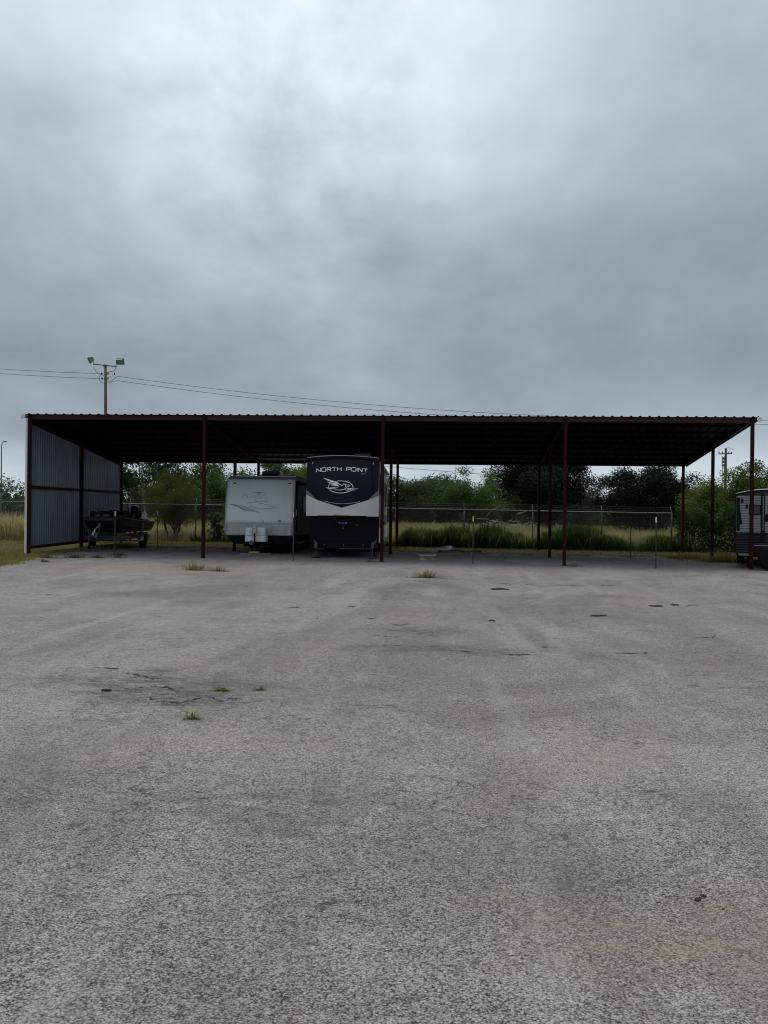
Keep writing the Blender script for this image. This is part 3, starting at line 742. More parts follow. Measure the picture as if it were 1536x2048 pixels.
    strip('swoosh', up, [0.012, 0.022, 0.022, 0.02, 0.018, 0.01], 'decal_grey')
    strip('swoosh', [(x, z-0.05) for x, z in up[1:-1]] + [up[-1]], [0.008, 0.012, 0.012, 0.012, 0.008], 'decal_grey')
    strip('swoosh', lo, [0.01, 0.035, 0.05, 0.03, 0.008], 'decal_grey')
    strip('swoosh', [(-5.385, 1.66), (-5.2, 1.675), (-5.0, 1.66), (-4.79, 1.615)], [0.018, 0.016, 0.014, 0.01], 'decal_grey')
    P = surf_region(np.linspace(-5.62, -5.0, 10), lambda x: np.interp(x, [-5.62, -5.48, -5.385, -5.0], [1.84, 1.77, 1.68, 1.69]), lambda x: np.interp(x, [-5.62, -5.45, -5.2, -5.0], [1.86, 1.81, 1.75, 1.70]), F, 0.003, 2)
    MB().grid(P).build('swoosh_fill', M['decal_soft'], T, off=O)
    strip('skyline_mark', [(-5.33, 1.93), (-5.15, 1.985), (-4.95, 1.99), (-4.72, 1.955), (-4.5, 1.90), (-4.3, 1.845), (-4.15, 1.80)], [0.008, 0.03, 0.02, 0.03, 0.018, 0.025, 0.035], 'decal_soft')
    strip('skyline_mark', [(-5.2, 1.87), (-4.95, 1.80), (-4.75, 1.77), (-4.5, 1.76), (-4.2, 1.775)], [0.02, 0.05, 0.02, 0.05, 0.01], 'decal_soft')
    # roof air conditioner with loop of cable
    a = MB()
    pr = [(6.6, 3.015), (6.6, 3.22), (6.68, 3.29), (7.35, 3.31), (7.55, 3.24), (7.6, 3.015)]
    a.prism(pr, 'x', -5.33, -4.62)
    ac = a.build('air_conditioner', M['np_grey'], T, off=O)
    MB().box(-5.31, -4.64, 6.57, 6.598, 3.05, 3.2).build('grille', M['frame_black'], ac, off=O)
    MB().tube([(-4.62, 6.7, 3.24), (-4.59, 6.68, 3.12), (-4.55, 6.68, 3.06), (-4.50, 6.70, 3.10), (-4.47, 6.72, 3.24)], 0.018, 8).build('antenna_bracket', M['pass_lower'], T, off=O)
    MB().box(-5.7, -5.45, 9.0, 9.4, 3.01, 3.12, bev=0.03).build('roof_vent', M['pass_lower'], T, off=O)
    # door side
    xs_ = X1 - 0.02
    MB().box(xs_, xs_+0.02, 4.6, 5.3, 0.85, 2.7, bev=0.01).build('door', M['pass_lower'], T, off=O)
    for y0, y1, z0, z1 in ((3.95, 4.4, 1.6, 2.2), (5.7, 6.9, 1.6, 2.3), (8.6, 9.9, 1.6, 2.3)):
        wo = MB().box(xs_, xs_+0.025, y0, y1, z0, z1, bev=0.01).build('window', M['black'], T, off=O)
        MB().box(xs_+0.02, xs_+0.029, y0+0.04, y1-0.04, z0+0.04, z1-0.04).build('pane', M['glass'], wo, off=O)
    MB().tube([(xs_+0.11, 4.0, 2.78), (xs_+0.11, 9.6, 2.78)], 0.07, 10).build('awning_roll', M['black'], T, off=O)
    for y in (4.0, 9.6): MB().box(xs_+0.0, xs_+0.06, y-0.03, y+0.03, 0.9, 2.78).build('awning_arm', M['frame_black'], T, off=O)
    MB().tube([(X1+0.03, 3.52, 1.50), (X1+0.07, 3.52, 1.53), (X1+0.07, 3.52, 1.74), (X1+0.03, 3.52, 1.77)], 0.014, 6).build('grab_handle', M['tank_white'], T, off=O)
    MB().box(X1-0.16, X1+0.22, 4.72, 5.22, 0.46, 0.50, bev=0.01).build('entry_step', M['lumber_dark'], T, off=O)
    for x in (X0+0.18, X1-0.18):
        for y in (7.6, 8.45): wheel(T, x-O.x, y-O.y, 0.34+gz(x, y)-O.z, 0.34, 0.2, 1 if x > XC else -1)
    for x in (X0+0.35, X1-0.35): MB().beam((x, 10.6, 0.42), (x, 10.9, gz(x, 10.9)), 0.05, 0.05).build('stabiliser', M['frame_black'], T, off=O)
    # blocking under the jack
    z = gz(XC, 2.3)
    b = MB().box(-0.18, 0.18, -0.14, 0.14, 0.075, 0.20-z+0.01, bev=0.008).build('wood_block', M['lumber'])
    b.location = (XC-0.01, 2.34, z); tag(b, 'short pale wood block under the white trailer tongue jack', 'wood block')
    b = MB().box(-0.54, 0.54, -0.14, 0.14, 0.04, 0.077, bev=0.004).build('wood_board', M['lumber_dark'])
    b.location = (XC+0.02, 2.42, z); b.rotation_euler.z = 0.03; tag(b, 'grey board lying directly under the pale wood block', 'board')
    b = MB().box(-0.60, 0.60, -0.16, 0.16, 0.010, 0.041, bev=0.004).build('wood_board', M['lumber_dark'])
    b.location = (XC+0.06, 2.27, z); b.rotation_euler.z = -0.02; tag(b, 'wider grey board lying on the asphalt, lowest of the jack blocking', 'board')
build_travel_trailer()

# ------------------------------------------------------------------ navy fifth-wheel
def build_fifth_wheel():
    X0, X1 = -2.69, -0.20; XC = (X0+X1)/2; HW = (X1-X0)/2
    T = thing('fifth_wheel_trailer', 'tall navy and white fifth-wheel trailer lettered NORTH POINT with bird emblem', 'fifth-wheel trailer', (XC, 1.6, gz(XC, 1.6)), radians(1.9))
    O = T.location.copy()
    def F(x, z):
        u = (x-XC)/HW; k = max(0.0, z-2.1)/1.4
        return 0.30 + 0.10*u*u + 0.10*abs(u)**8 + 0.30*k**2.2
    def ztop(x): u = (x-XC)/HW; return 3.50 - 0.075*u*u
    xs = np.linspace(X0, X1, 41)
    # shell of the raised front part and the body behind it
    up = [(X0, 1.53), (X0, 3.44)] + [(x, ztop(x)+0.10) for x in np.linspace(X0+0.06, X1-0.06, 13)] + [(X1, 3.44), (X1, 1.53)]
    MB().prism(up, 'y', 0.86, 11.0).build('upper_body', M['np_white'], T, off=O)
    low = [(X0, 1.53), (X0, 0.62), (X0+0.10, 0.46), (X0+0.26, 0.38), (X1-0.30, 0.38), (X1-0.12, 0.47), (X1-0.02, 0.62), (X1-0.02, 1.53)]
    MB().prism(low, 'y', 1.66, 11.0).build('lower_body', M['black_gloss'], T, off=O)
    # front cap shell
    P = surf_region(xs, lambda x: 1.53, lambda x: ztop(x), F, 0.0, 20)
    m = MB().grid(P)
    for j in (0, -1): m.grid([[P[j if j == 0 else len(P)-1][k], (P[j if j == 0 else len(P)-1][k][0], 0.88, P[j if j == 0 else len(P)-1][k][2])] for k in range(21)])
    m.grid([[P[i][0], (P[i][0][0], 1.66, P[i][0][2]+0.01)] for i in range(len(P))])
    m.grid([[P[i][20], (P[i][20][0], 0.90, P[i][20][2]+0.05)] for i in range(len(P))])
    m.build('front_cap', M['np_white'], T, True, off=O)
    # crown: black visor arching over the cap
    P = [[(x, F(x, ztop(x))-0.03 + 0.02, ztop(x)-0.02), (x, F(x, ztop(x))-0.05, ztop(x)+0.03), (x, F(x, ztop(x))+0.0, ztop(x)+0.13-0.0*abs(x)), (x, 1.2, ztop(x)+0.17), (x, 1.9, ztop(x)+0.16)] for x in xs]
    m = MB().grid(P)
    for e in (P[0], P[-1]): m.v += [tuple(p) for p in e]; b = len(m.v)-5; m.f.append((b, b+1, b+2, b+3, b+4))
    m.build('roof_visor', M['black_gloss'], T, True, off=O)
    MB().add(*surf_strip([(x, ztop(x)+0.115) for x in xs], 0.02, lambda x, z: F(x, ztop(x))-0.012, 0.012)).build('visor_trim', M['decal_silver'], T, off=O)
    MB().box(X0+0.1, X1-0.1, 1.9, 10.9, 3.48, 3.585, bev=0.04).build('roof', M['roof_white'], T, off=O)
    # painted panels on the cap, each a skin a few millimetres proud
    ax = [X0, X0+0.33, X0+0.36, XC, X1-0.36, X1-0.33, X1]
    chev = lambda x: float(np.interp(x, [X0, X0+0.40, XC, X1-0.40, X1], [2.285, 2.085, 1.83, 2.085, 2.27]))
    def navy_lo(x):
        u = abs((x-XC)/HW)
        return float(np.interp(u, [0, 0.25, 0.5, 0.62, 0.75, 0.88, 1.0], [1.99, 2.00, 2.07, 2.12, 2.22, 2.34, 2.45]))
    band_lo = lambda x: max(chev(x), float(np.interp(abs((x-XC)/HW), [0, 0.66, 0.70, 1.0], [1.80, 2.06, 2.10, 2.43])))
    MB().grid(surf_region(xs, chev, lambda x: max(navy_lo(x)+0.02, chev(x)+0.03), F, 0.003, 6)).build('grey_panel', M['np_grey'], T, True, off=O)
    MB().grid(surf_region(xs, band_lo, lambda x: navy_lo(x)+0.03, F, 0.006, 6)).build('chevron_band', M['black_gloss'], T, True, off=O)
    MB().grid(surf_region(xs, navy_lo, lambda x: ztop(x)-0.005, F, 0.010, 16)).build('navy_panel', M['navy'], T, True, off=O)
    MB().add(*surf_strip([(x, chev(x)) for x in np.linspace(X0, X1, 61)], 0.018, F, 0.009)).build('chevron_trim', M['black'], T, off=O)
    cr = [(x, 1.955 + 0.30*((x-XC-0.01)/HW)**2*1.15) for x in np.linspace(XC-0.66, XC+0.62, 31)]
    MB().add(*surf_strip(cr, [0.006]+[0.014]*29+[0.006], F, 0.013)).build('light_strip', M['decal_silver'], T, off=O)
    # handle recess at the foot of the cap
    MB().box(XC-0.27, XC+0.26, F(XC, 1.58)-0.012, F(XC, 1.58)+0.03, 1.555, 1.60, bev=0.008).build('grab_ledge', M['pass_lower'], T, off=O)
    MB().add(*surf_strip([(x, 1.535) for x in np.linspace(X0+0.4, X1-0.4, 21)], 0.03, F, 0.008)).build('lip_shadow', M['black'], T, off=O)  # black strip painted as the shadow along the cap's bottom edge
    for sx in (-1, 1):
        for d in (0.0, 0.035):
            x = XC + sx*(HW-0.20) ; z = 3.335+d
            MB().lathe([(0.012, -0.012), (0.016, 0.0), (0.016, 0.02)], (x+0.01*d*sx, F(x, z)-0.012, z), 'y', 8).build('marker_light', M['decal_white'], T, off=O)
    # lettering on a shallow arch
    s = 0.128; gap = 0.36*s; tw = 0.024
    widths = []
    for ch in 'NORTH POINT': widths.append(0.85*s if ch == ' ' else ADV[ch]*s*0.92)
    tot = sum(widths) + gap*(len(widths)-1); cx0 = -2.345; fit = (0.588-2.345)*-1/tot
    x = cx0; lt = MB()
    for ch, w in zip('NORTH POINT', widths):
        for st in letter_strokes(ch):
            pts = []
            for a, b in zip(st[:-1], st[1:]):
                for k in range(4): pts.append((a[0]+(b[0]-a[0])*k/4, a[1]+(b[1]-a[1])*k/4))
            pts.append(st[-1])
            q = []
            for a, b in pts:
                xx = x + a*s*0.92*fit; u = (xx-XC)/0.9
                q.append((xx, 3.085 - 0.055*u*u + b*s))
            lt.add(*surf_strip(q, tw, F, 0.0145))
        x += (w + gap)*fit
    lt.build('lettering', M['decal_white'], T, off=O)
    v, f = text_mesh('JAYCO', 0.045, 1.1)
    MB().add([(-0.80 + p[0], F(-0.80+p[0], 2.975+p[1])-0.0145, 2.975 + p[1]) for p in v], f).build('maker_lettering', M['decal_silver'], T, off=O)
    # bird emblem: ring, wings with feather slits, body outline, head
    em = MB(); ex, ez = -1.50, 2.53
    def px(c): return (XC + (c[0]-690)*0.00201, 2.53 + (715-c[1])*0.00203)       # sketch units of the emblem
    def st(pts, w): em.add(*surf_strip([px(p) for p in pts], w if not isinstance(w, (list, tuple)) else list(w), F, 0.0145))
    ring = lambda a0, a1, n: [(665+210*cos(radians(a)), 716-102*sin(radians(a))) for a in np.linspace(a0, a1, n)]
    st(ring(108, -8, 30), 0.020); st(ring(212, 325, 26), 0.022); st(ring(152, 185, 8), 0.018)
    st([(360, 565), (430, 590), (520, 622), (590, 640), (625, 655)], [0.004, 0.034, 0.05, 0.05, 0.03])
    st([(400, 590), (480, 620), (560, 640), (620, 662)], [0.004, 0.02, 0.02, 0.016])
    st([(432, 632), (490, 645), (550, 658), (620, 672)], [0.006, 0.03, 0.036, 0.03])
    st([(470, 662), (530, 675), (590, 684), (630, 690)], [0.006, 0.028, 0.034, 0.02])
    st([(505, 688), (560, 694), (620, 697)], [0.004, 0.02, 0.012])
    st([(620, 650), (640, 672), (680, 688), (705, 680), (715, 665), (745, 668), (765, 680), (800, 682), (835, 695), (800, 706), (775, 714), (750, 740), (720, 760), (660, 768), (600, 764), (545, 752)], [0.02, 0.022, 0.024, 0.02, 0.02, 0.022, 0.022, 0.02, 0.006, 0.018, 0.02, 0.02, 0.02, 0.018, 0.014, 0.008])
    st([(730, 672), (752, 690), (752, 706), (736, 722)], [0.014, 0.016, 0.016, 0.008])
    st([(545, 752), (600, 728), (640, 706)], [0.006, 0.014, 0.01])
    st([(410, 728), (470, 738), (540, 732), (600, 718)], [0.006, 0.03, 0.03, 0.006])
    st([(440, 748), (490, 752), (540, 742)], [0.005, 0.02, 0.005])
    st([(970, 743), (900, 748), (830, 745), (770, 738)], [0.004, 0.024, 0.03, 0.014])
    st([(905, 768), (840, 766), (780, 752)], [0.004, 0.026, 0.012])
    st([(820, 786), (780, 778), (745, 760)], [0.004, 0.024, 0.012])
    em.build('bird_emblem', M['decal_white'], T, off=O)
    # lower front: access door seams, bar painted as the blue glow, bolts
    yf = 1.66
    yp = 0.95
    bp = MB().box(-1.59, -1.32, yp-0.012, yp+0.01, 1.25, 1.32, bev=0.004).build('blue_glow_bar', M['blue'], T, off=O)
    for x in (-1.58, -1.33): MB().lathe([(0.016, -0.02), (0.016, 0.0)], (x, yp-0.005, 1.305), 'y', 8).build('bolt', M['decal_white'], bp, off=O)
    for x in (-2.16, -1.475, -0.77): MB().lathe([(0.017, -0.015), (0.017, 0.01)], (x, yf-0.005, 0.50), 'y', 8).build('bolt', M['decal_silver'], T, off=O)
    MB().lathe([(0.014, -0.015), (0.014, 0.01)], (-1.25, yf-0.005, 1.435), 'y', 8).build('bolt', M['decal_silver'], T, off=O)
    MB().box(-1.06, -0.97, yf-0.008, yf+0.01, 1.19, 1.23, bev=0.003).build('name_tag', M['np_grey'], T, off=O)
    dr = MB().box(X0+0.2, X1-0.24, yf-0.016, yf+0.005, 0.62, 1.16, bev=0.008).build('storage_door', M['black_gloss'], T, off=O)
    MB().box(-1.62, -0.42, yf-0.02, yf+0.02, 0.355, 0.385, bev=0.004).build('frame_edge', M['steel'], T, off=O)
    # pin box
    pbx = MB().prism([(0.95, 1.53), (1.66, 1.53), (1.66, 1.34), (1.2, 1.2), (0.95, 1.2)], 'x', XC-0.16, XC+0.15).build('pin_box', M['frame_black'], T, off=O)
    MB().tube([(XC, 1.08, 1.22), (XC, 1.08, 1.08)], 0.03, 10).build('king_pin', M['steel'], pbx, off=O)
    # landing legs
    for x in (-2.42, -0.43):
        z0 = gz(x, 1.35)
        lg = MB().box(x-0.05, x+0.05, 1.30, 1.42, 0.40, 0.62, bev=0.012).build('landing_leg', M['steel'], T, off=O)
        MB().box(x-0.028, x+0.028, 1.33, 1.39, z0+0.02, 0.42).build('leg_tube', M['stake'], lg, off=O)
        MB().box(x-0.15, x+0.15, 1.24, 1.48, z0+0.012, z0+0.032, bev=0.004).build('foot_plate', M['frame_black'], lg, off=O)
        MB().beam((x, 1.40, 0.55), (x + (0.13 if x > XC else -0.13), 1.70, 0.66), 0.05, 0.09).build('leg_bracket', M['steel'], lg, off=O)
    for y in (3.2, 10.4):
        x = X1-0.25; z0 = gz(x, y)
        lg = MB().box(x-0.04, x+0.04, y-0.04, y+0.04, z0+0.02, 0.5).build('landing_leg', M['frame_black'], T, off=O)
        MB().box(x-0.14, x+0.14, y-0.12, y+0.12, z0+0.012, z0+0.03).build('foot_plate', M['frame_black'], lg, off=O)
    # right side wall: skirt, window bands, slide-outs, awning, ladder-like trims
    xr = X1
    MB().box(xr-0.03, xr+0.012, 1.75, 10.9, 0.58, 1.12, bev=0.01).build('side_skirt', M['pass_white'], T, off=O)
    MB().box(xr-0.02, xr+0.008, 1.7, 10.9, 1.14, 1.50).build('side_band', M['np_grey'], T, off=O)
    MB().box(xr-0.02, xr+0.014, 0.92, 1.02, 1.55, 3.40).build('side_trim', M['black'], T, off=O)
    for y0, y1, z0, z1 in ((1.5, 2.4, 2.3, 3.0), (6.0, 6.7, 1.2, 3.1), (8.2, 9.6, 1.9, 2.9)):
        wo = MB().box(xr-0.01, xr+0.022, y0, y1, z0, z1, bev=0.01).build('window', M['black'], T, off=O)
        MB().box(xr+0.018, xr+0.027, y0+0.05, y1-0.05, z0+0.05, z1-0.05).build('pane', M['glass'], wo, off=O)
    so = MB().box(xr-0.02, xr+0.06, 3.0, 5.4, 1.3, 3.15, bev=0.015).build('slide_out', M['pass_white'], T, off=O)
    MB().box(xr+0.045, xr+0.068, 2.95, 3.10, 1.25, 3.2).build('slide_trim', M['black'], so, off=O)
    MB().box(xr+0.055, xr+0.066, 3.5, 4.8, 2.0, 2.8).build('pane', M['glass'], so, off=O)
    MB().tube([(xr+0.07, 2.4, 3.32), (xr+0.07, 9.9, 3.32)], 0.055, 10).build('awning_roll', M['np_white'], T, off=O)
    MB().beam((xr+0.05, 2.45, 3.3), (xr+0.05, 2.6, 1.2), 0.05, 0.05).build('awning_arm', M['steel'], T, off=O)
    # pale camera-side lamp at upper left shoulder
    MB().lathe([(0.02, -0.11), (0.07, -0.08), (0.085, 0.0), (0.07, 0.08), (0.02, 0.11)], (X0-0.03, 1.1, 3.28), 'z', 12).build('shoulder_lamp', M['tank_white'], T, True, off=O)
    MB().tube([(X0-0.08, 1.6, 3.26), (X0-0.08, 9.6, 3.26)], 0.06, 10).build('slide_awning', M['np_white'], T, off=O)
    ac = MB().prism([(4.6, 3.58), (4.62, 3.9), (4.8, 3.97), (5.7, 3.97), (5.8, 3.88), (5.85, 3.58)], 'x', -1.30, -0.68).build('air_conditioner', M['np_grey'], T, off=O)
    for x in (X0+0.16, X1-0.16):
        for y in (7.4, 8.3): wheel(T, x-O.x, y-O.y, 0.38+gz(x, y)-O.z, 0.38, 0.22, 1 if x > XC else -1)
build_fifth_wheel()

# ------------------------------------------------------------------ ribbed trailer at the right end
def ribbed(m, a, b, z0, z1, nrm, pitch=0.085, d=0.016):
    """horizontally ribbed sheet from ground point a to b"""
    n = max(2, int(round((z1-z0)/pitch))); h = (z1-z0)/n; P = []
    for k in range(n):
        z = z0+k*h
        for dz, o in ((0.0, 0.0), (h*0.30, d), (h*0.72, d), (h*0.9, 0.0)):
            P.append([(a[0]+nrm[0]*o, a[1]+nrm[1]*o, z+dz), (b[0]+nrm[0]*o, b[1]+nrm[1]*o, z+dz)])
    P.append([(a[0], a[1], z1), (b[0], b[1], z1)])
    return m.grid(P)
def build_ribbed_trailer():
    # local frame: x along the front wall from its left corner, y back along the trailer
    ox, oy = 11.90, 0.75
    T = thing('ribbed_trailer', 'silver and black ribbed travel trailer parked beyond the right end post', 'travel trailer', (ox, oy, 0), radians(-16.5))
    W, L = 2.45, 6.4
    zl, ze = 0.42, 2.40
    crown = lambda x: ze + 0.17*(1-((x-W/2)/(W/2))**2)**0.8 if 0 < x < W else ze
    body = [(0.012, zl)] + [(x, crown(x)-0.02) for x in np.linspace(0.012, W-0.012, 15)] + [(W-0.012, zl)]
    MB().prism(body, 'y', 0.02, L).build('body', M['siding_dark'], T)
    rp = [(x, crown(x)+0.0) for x in np.linspace(-0.01, W+0.01, 21)] 
    MB().prism(rp + [(x, z+0.035) for x, z in rp[::-1]], 'y', 0.05, L).build('roof', M['roof_white'], T, True)
    MB().tube([(x, -0.01, crown(x)-0.02) for x in np.linspace(0.0, W, 21)], 0.032, 8).build('front_roof_trim', M['black'], T, True)
    for k, (x0, x1) in enumerate(((0.0, 0.80), (0.93, W))):
        ribbed(MB(), (x0, 0), (x1, 0), 1.155, 2.36, (0, -1), 0.086, 0.022).build('upper_siding', M['siding'], T)
        ribbed(MB(), (x0, 0), (x1, 0), 0.45, 1.13, (0, -1), 0.086, 0.022).build('lower_siding', M['siding_dark'], T)
        MB().box(x0, x1, -0.03, 0.0, 1.13, 1.158).build('belt_trim', M['siding'], T)
    for x, sg in ((0.0, -1), (W, 1)):
        ribbed(MB(), (x, 0.0), (x, L), 1.155, 2.36, (sg, 0)).build('side_siding', M['siding'], T)
        ribbed(MB(), (x, 0.0), (x, L), 0.45, 1.15, (sg, 0)).build('side_siding', M['siding_dark'], T)
        MB().box(x-0.03, x+0.03, -0.035, 0.03, 0.45, 2.40, bev=0.01).build('corner_trim', M['black'], T)
    MB().box(0.04, 0.14, -0.028, 0.0, 1.17, 2.30).build('corner_graphic', M['black'], T)
    MB().prism([(0.14, 1.38), (0.22, 1.42), (0.14, 1.92)], 'y', -0.028, -0.005).build('corner_graphic', M['black'], T)
    MB().box(0.17, 0.25, -0.035, 0.0, 2.12, 2.26, bev=0.008).build('marker_lamp', M['black'], T)
    MB().box(0.32, 0.40, -0.035, 0.0, 1.94, 2.07, bev=0.008).build('power_inlet', M['black'], T)
    wo = MB().box(0.43, 0.80, -0.04, 0.0, 1.72, 2.06, bev=0.012).build('window', M['black'], T)
    MB().box(0.46, 0.77, -0.046, -0.038, 1.755, 2.025).build('pane', M['glass'], wo)
    MB().box(0.80, 0.93, -0.05, 0.0, 0.45, 2.46, bev=0.012).build('centre_post', M['black'], T)
    MB().box(0.865, 0.885, -0.056, -0.048, 1.2, 2.36).build('centre_trim', M['rim'], T)
    wo = MB().box(1.02, 1.75, -0.04, 0.0, 1.72, 2.05, bev=0.012).build('window', M['black'], T)
    MB().box(1.06, 1.71, -0.046, -0.038, 1.76, 2.01).build('pane', M['glass'], wo)
    MB().prism([(0.93, 1.50), (1.9, 1.50), (2.3, 1.62), (1.9, 1.74), (0.93, 1.74)], 'y', -0.034, -0.005).build('sweep_graphic', M['black'], T)
    # tongue: frame, black storage bin with silver lid edge, jack
    for x in (0.55, 1.9): MB().beam((x, 0.1, 0.42), (1.22, -1.35, 0.42), 0.07, 0.11).build('tongue_beam', M['frame_black'], T)
    MB().box(0.62, 1.85, -0.72, -0.06, 0.36, 0.78, bev=0.03).build('storage_bin', M['black'], T)
    MB().box(0.60, 1.87, -0.74, -0.05, 0.70, 0.725).build('bin_edge', M['rim'], T)
    MB().tube([(1.22, -1.0, 0.35), (1.22, -1.0, 0.95)], 0.035, 10).build('jack', M['frame_black'], T)
    MB().box(0.05, W-0.05, 0.1, L-0.1, 0.30, 0.44).build('chassis', M['frame_black'], T)
    MB().box(0.10, 0.55, 0.05, 0.12, 0.34, 0.47, bev=0.01).build('step', M['rim'], T)
    for y in (3.4, 4.2):
        for x, sd in ((0.12, -1), (W-0.12, 1)):
            wx = ox + x*cos(radians(16.5)) + y*sin(radians(16.5)); wy = oy - x*sin(radians(16.5)) + y*cos(radians(16.5))
            wheel(T, x, y, 0.35 + gz(wx, wy), 0.35, 0.22, sd)
    for x in (0.42, 2.0): MB().beam((x, 0.35, 0.34), (x, 0.30, gz(12.5, 0.6)), 0.06, 0.06).build('stabiliser', M['frame_black'], T)
    # spare wheel resting against the tongue
    wx, wy = 12.66, -0.62
    wt = thing('spare_wheel', 'black spare wheel standing on the asphalt against the ribbed trailer tongue', 'wheel', (wx, wy, gz(wx, wy)+0.012), radians(62))
    wheel(wt, 0, 0, 0.385, 0.385, 0.26, -1, 'tyre')
build_ribbed_trailer()

# ------------------------------------------------------------------ boat and its trailer
def build_boat():
    bx, by, rz = -11.02, 3.4, 0.03
    gz0 = gz(bx, by+2)
    # trailer
    T = thing('boat_trailer', 'low galvanised boat trailer with grey fenders under the olive boat', 'boat trailer', (bx, by, gz0), rz)
    MB().beam((0.12, -0.75, 0.40), (0.12, 4.9, 0.44), 0.08, 0.10).build('tongue', M['steel'], T)
    for s in (-1, 1):
        MB().beam((s*0.62+0.1, 0.9, 0.42), (s*0.62+0.1, 4.9, 0.42), 0.06, 0.09).build('side_rail', M['steel'], T)
        MB().beam((0.12, 0.25, 0.41), (s*0.62+0.1, 0.95, 0.42), 0.06, 0.09).build('draw_arm', M['steel'], T)
        MB().beam((s*0.42+0.1, 1.0, 0.56), (s*0.42+0.1, 4.9, 0.56), 0.07, 0.06).build('bunk', M['np_grey'], T)
    for y, x0, x1 in ((1.0, -0.75, 1.05), (2.4, -0.95, 1.15), (3.6, -0.7, 0.9)):
        MB().beam((x0, y, 0.485), (x1, y, 0.485), 0.06, 0.055).build('cross_member', M['steel'], T)
    for s, x in ((-1, -0.93), (1, 1.13)):
        wheel(T, x, 2.35, 0.29, 0.29, 0.18, s)
        pr = [(2.35 + 0.40*cos(a), 0.30 + 0.37*sin(a)) for a in np.linspace(pi*0.98, pi*0.02, 9)]
        po = pr + [(y*0.95+0.1175, z*0.95) for y, z in pr[::-1]]
        f = MB()
        for i in range(8):
            (ya, za), (yb, zb) = pr[i], pr[i+1]
            f.add([(x-0.12, ya, za), (x+0.12, ya, za), (x+0.12, yb, zb), (x-0.12, yb, zb), (x-0.12, ya, za-0.012), (x+0.12, ya, za-0.012), (x+0.12, yb, zb-0.012), (x-0.12, yb, zb-0.012)],
                  [(0, 1, 2, 3), (4, 7, 6, 5), (1, 5, 6, 2), (0, 3, 7, 4)])
        f.build('fender', M['rim'], T, True)
        MB().beam((x*0.8, 2.35, 0.29), (x, 2.35, 0.29), 0.05, 0.05).build('axle_stub', M['steel'], T)
    MB().beam((-0.9, 2.35, 0.29), (1.1, 2.35, 0.29), 0.05, 0.05).build('axle', M['steel'], T)
    # winch post leaning to the bow, winch, strap
    MB().beam((0.12, -0.55, 0.44), (0.16, -0.12, 1.0), 0.09, 0.07).build('winch_post', M['teal_steel'], T)
    MB().lathe([(0.05, -0.09), (0.09, -0.08), (0.09, -0.05), (0.05, -0.045), (0.05, 0.045), (0.09, 0.05), (0.09, 0.08), (0.05, 0.09)], (0.10, -0.42, 0.75), 'x', 14).build('winch', M['frame_black'], T)
    MB().beam((0.02, -0.56, 0.56), (0.07, -0.44, 0.80), 0.08, 0.03).build('winch_plate', M['tank_white'], T)
    MB().beam((0.1, -0.42, 0.80), (0.15, 0.08, 1.04), 0.05, 0.008).build('strap', M['decal_soft'], T)
    MB().lathe([(0.02, -0.07), (0.055, -0.05), (0.055, 0.05), (0.02, 0.07)], (0.17, -0.06, 1.02), 'x', 10).build('bow_roller', M['rubber'], T)
    # jack with caster wheel
    jk = MB().tube([(-0.16, -0.42, 0.12), (-0.16, -0.42, 0.66)], 0.03, 10).build('jack', M['steel'], T)
    MB().tube([(-0.16, -0.42, 0.66), (-0.16, -0.42, 0.72), (-0.28, -0.42, 0.72)], 0.012, 6).build('crank', M['steel'], jk)
    MB().beam((-0.16, -0.42, 0.42), (0.12, -0.42, 0.42), 0.05, 0.06).build('jack_bracket', M['steel'], jk)
    MB().lathe([(0.04, -0.035), (0.085, -0.03), (0.09, 0.0), (0.085, 0.03), (0.04, 0.035)], (-0.13, -0.46, 0.095), 'x', 16).build('caster', M['rubber'], jk)
    MB().box(-0.2, -0.06, -0.47, -0.40, 0.09, 0.17).build('caster_fork', M['steel'], jk)
    MB().box(-0.35, 0.30, -0.9, -0.6, 0.02, 0.05).build('coupler_skid', M['steel'], T)
    MB().box(0.06, 0.19, -0.95, -0.70, 0.36, 0.48, bev=0.02).build('coupler', M['frame_black'], T)
    for s, x in ((1, 0.93),): MB().beam((x, 3.0, 0.47), (x, 3.0, 1.02), 0.06, 0.06).build('guide_post', M['np_grey'], T)
    # boat hull: flat-bowed aluminium skiff, sections from bow to stern
    B = thing('fishing_boat', 'dark olive flat-bowed aluminium fishing boat on its trailer by the ribbed wall', 'boat', (bx+0.1, by, gz0), rz)
    secs = [  # y, half top, z top, half chine, z chine, z keel
        (0.00, 0.66, 1.24, 0.60, 1.12, 1.10), (0.18, 0.70, 1.235, 0.58, 0.98, 0.93), (0.45, 0.745, 1.22, 0.58, 0.84, 0.76), (0.85, 0.79, 1.19, 0.60, 0.74, 0.65),
        (1.40, 0.82, 1.155, 0.62, 0.68, 0.61), (2.2, 0.84, 1.11, 0.64, 0.655, 0.60), (3.4, 0.84, 1.06, 0.65, 0.65, 0.60), (5.0, 0.82, 1.03, 0.64, 0.65, 0.60)]
    def prof(s, inset=0.0):
        y, ht, zt, hc, zc, zk = s
        ht -= inset; hc -= inset; up = inset*0.8
        zm = zc + (zt-zc)*0.48; hm = hc + (ht-hc)*0.62
        return [(-ht, y, zt), (-hm, y, zm), (-hc, y, zc+up), (0, y, zk+up), (hc, y, zc+up), (hm, y, zm), (ht, y, zt)]
    P = [prof(s) for s in secs]; m = MB().grid(P)
    m.v += [tuple(p) for p in P[0]]; b = len(m.v)-7; m.f.append(tuple(b+i for i in range(7)))
    m.v += [tuple(p) for p in P[-1]]; b = len(m.v)-7; m.f.append(tuple(b+i for i in range(7)))
    hull = m.build('hull', M['olive'], B)
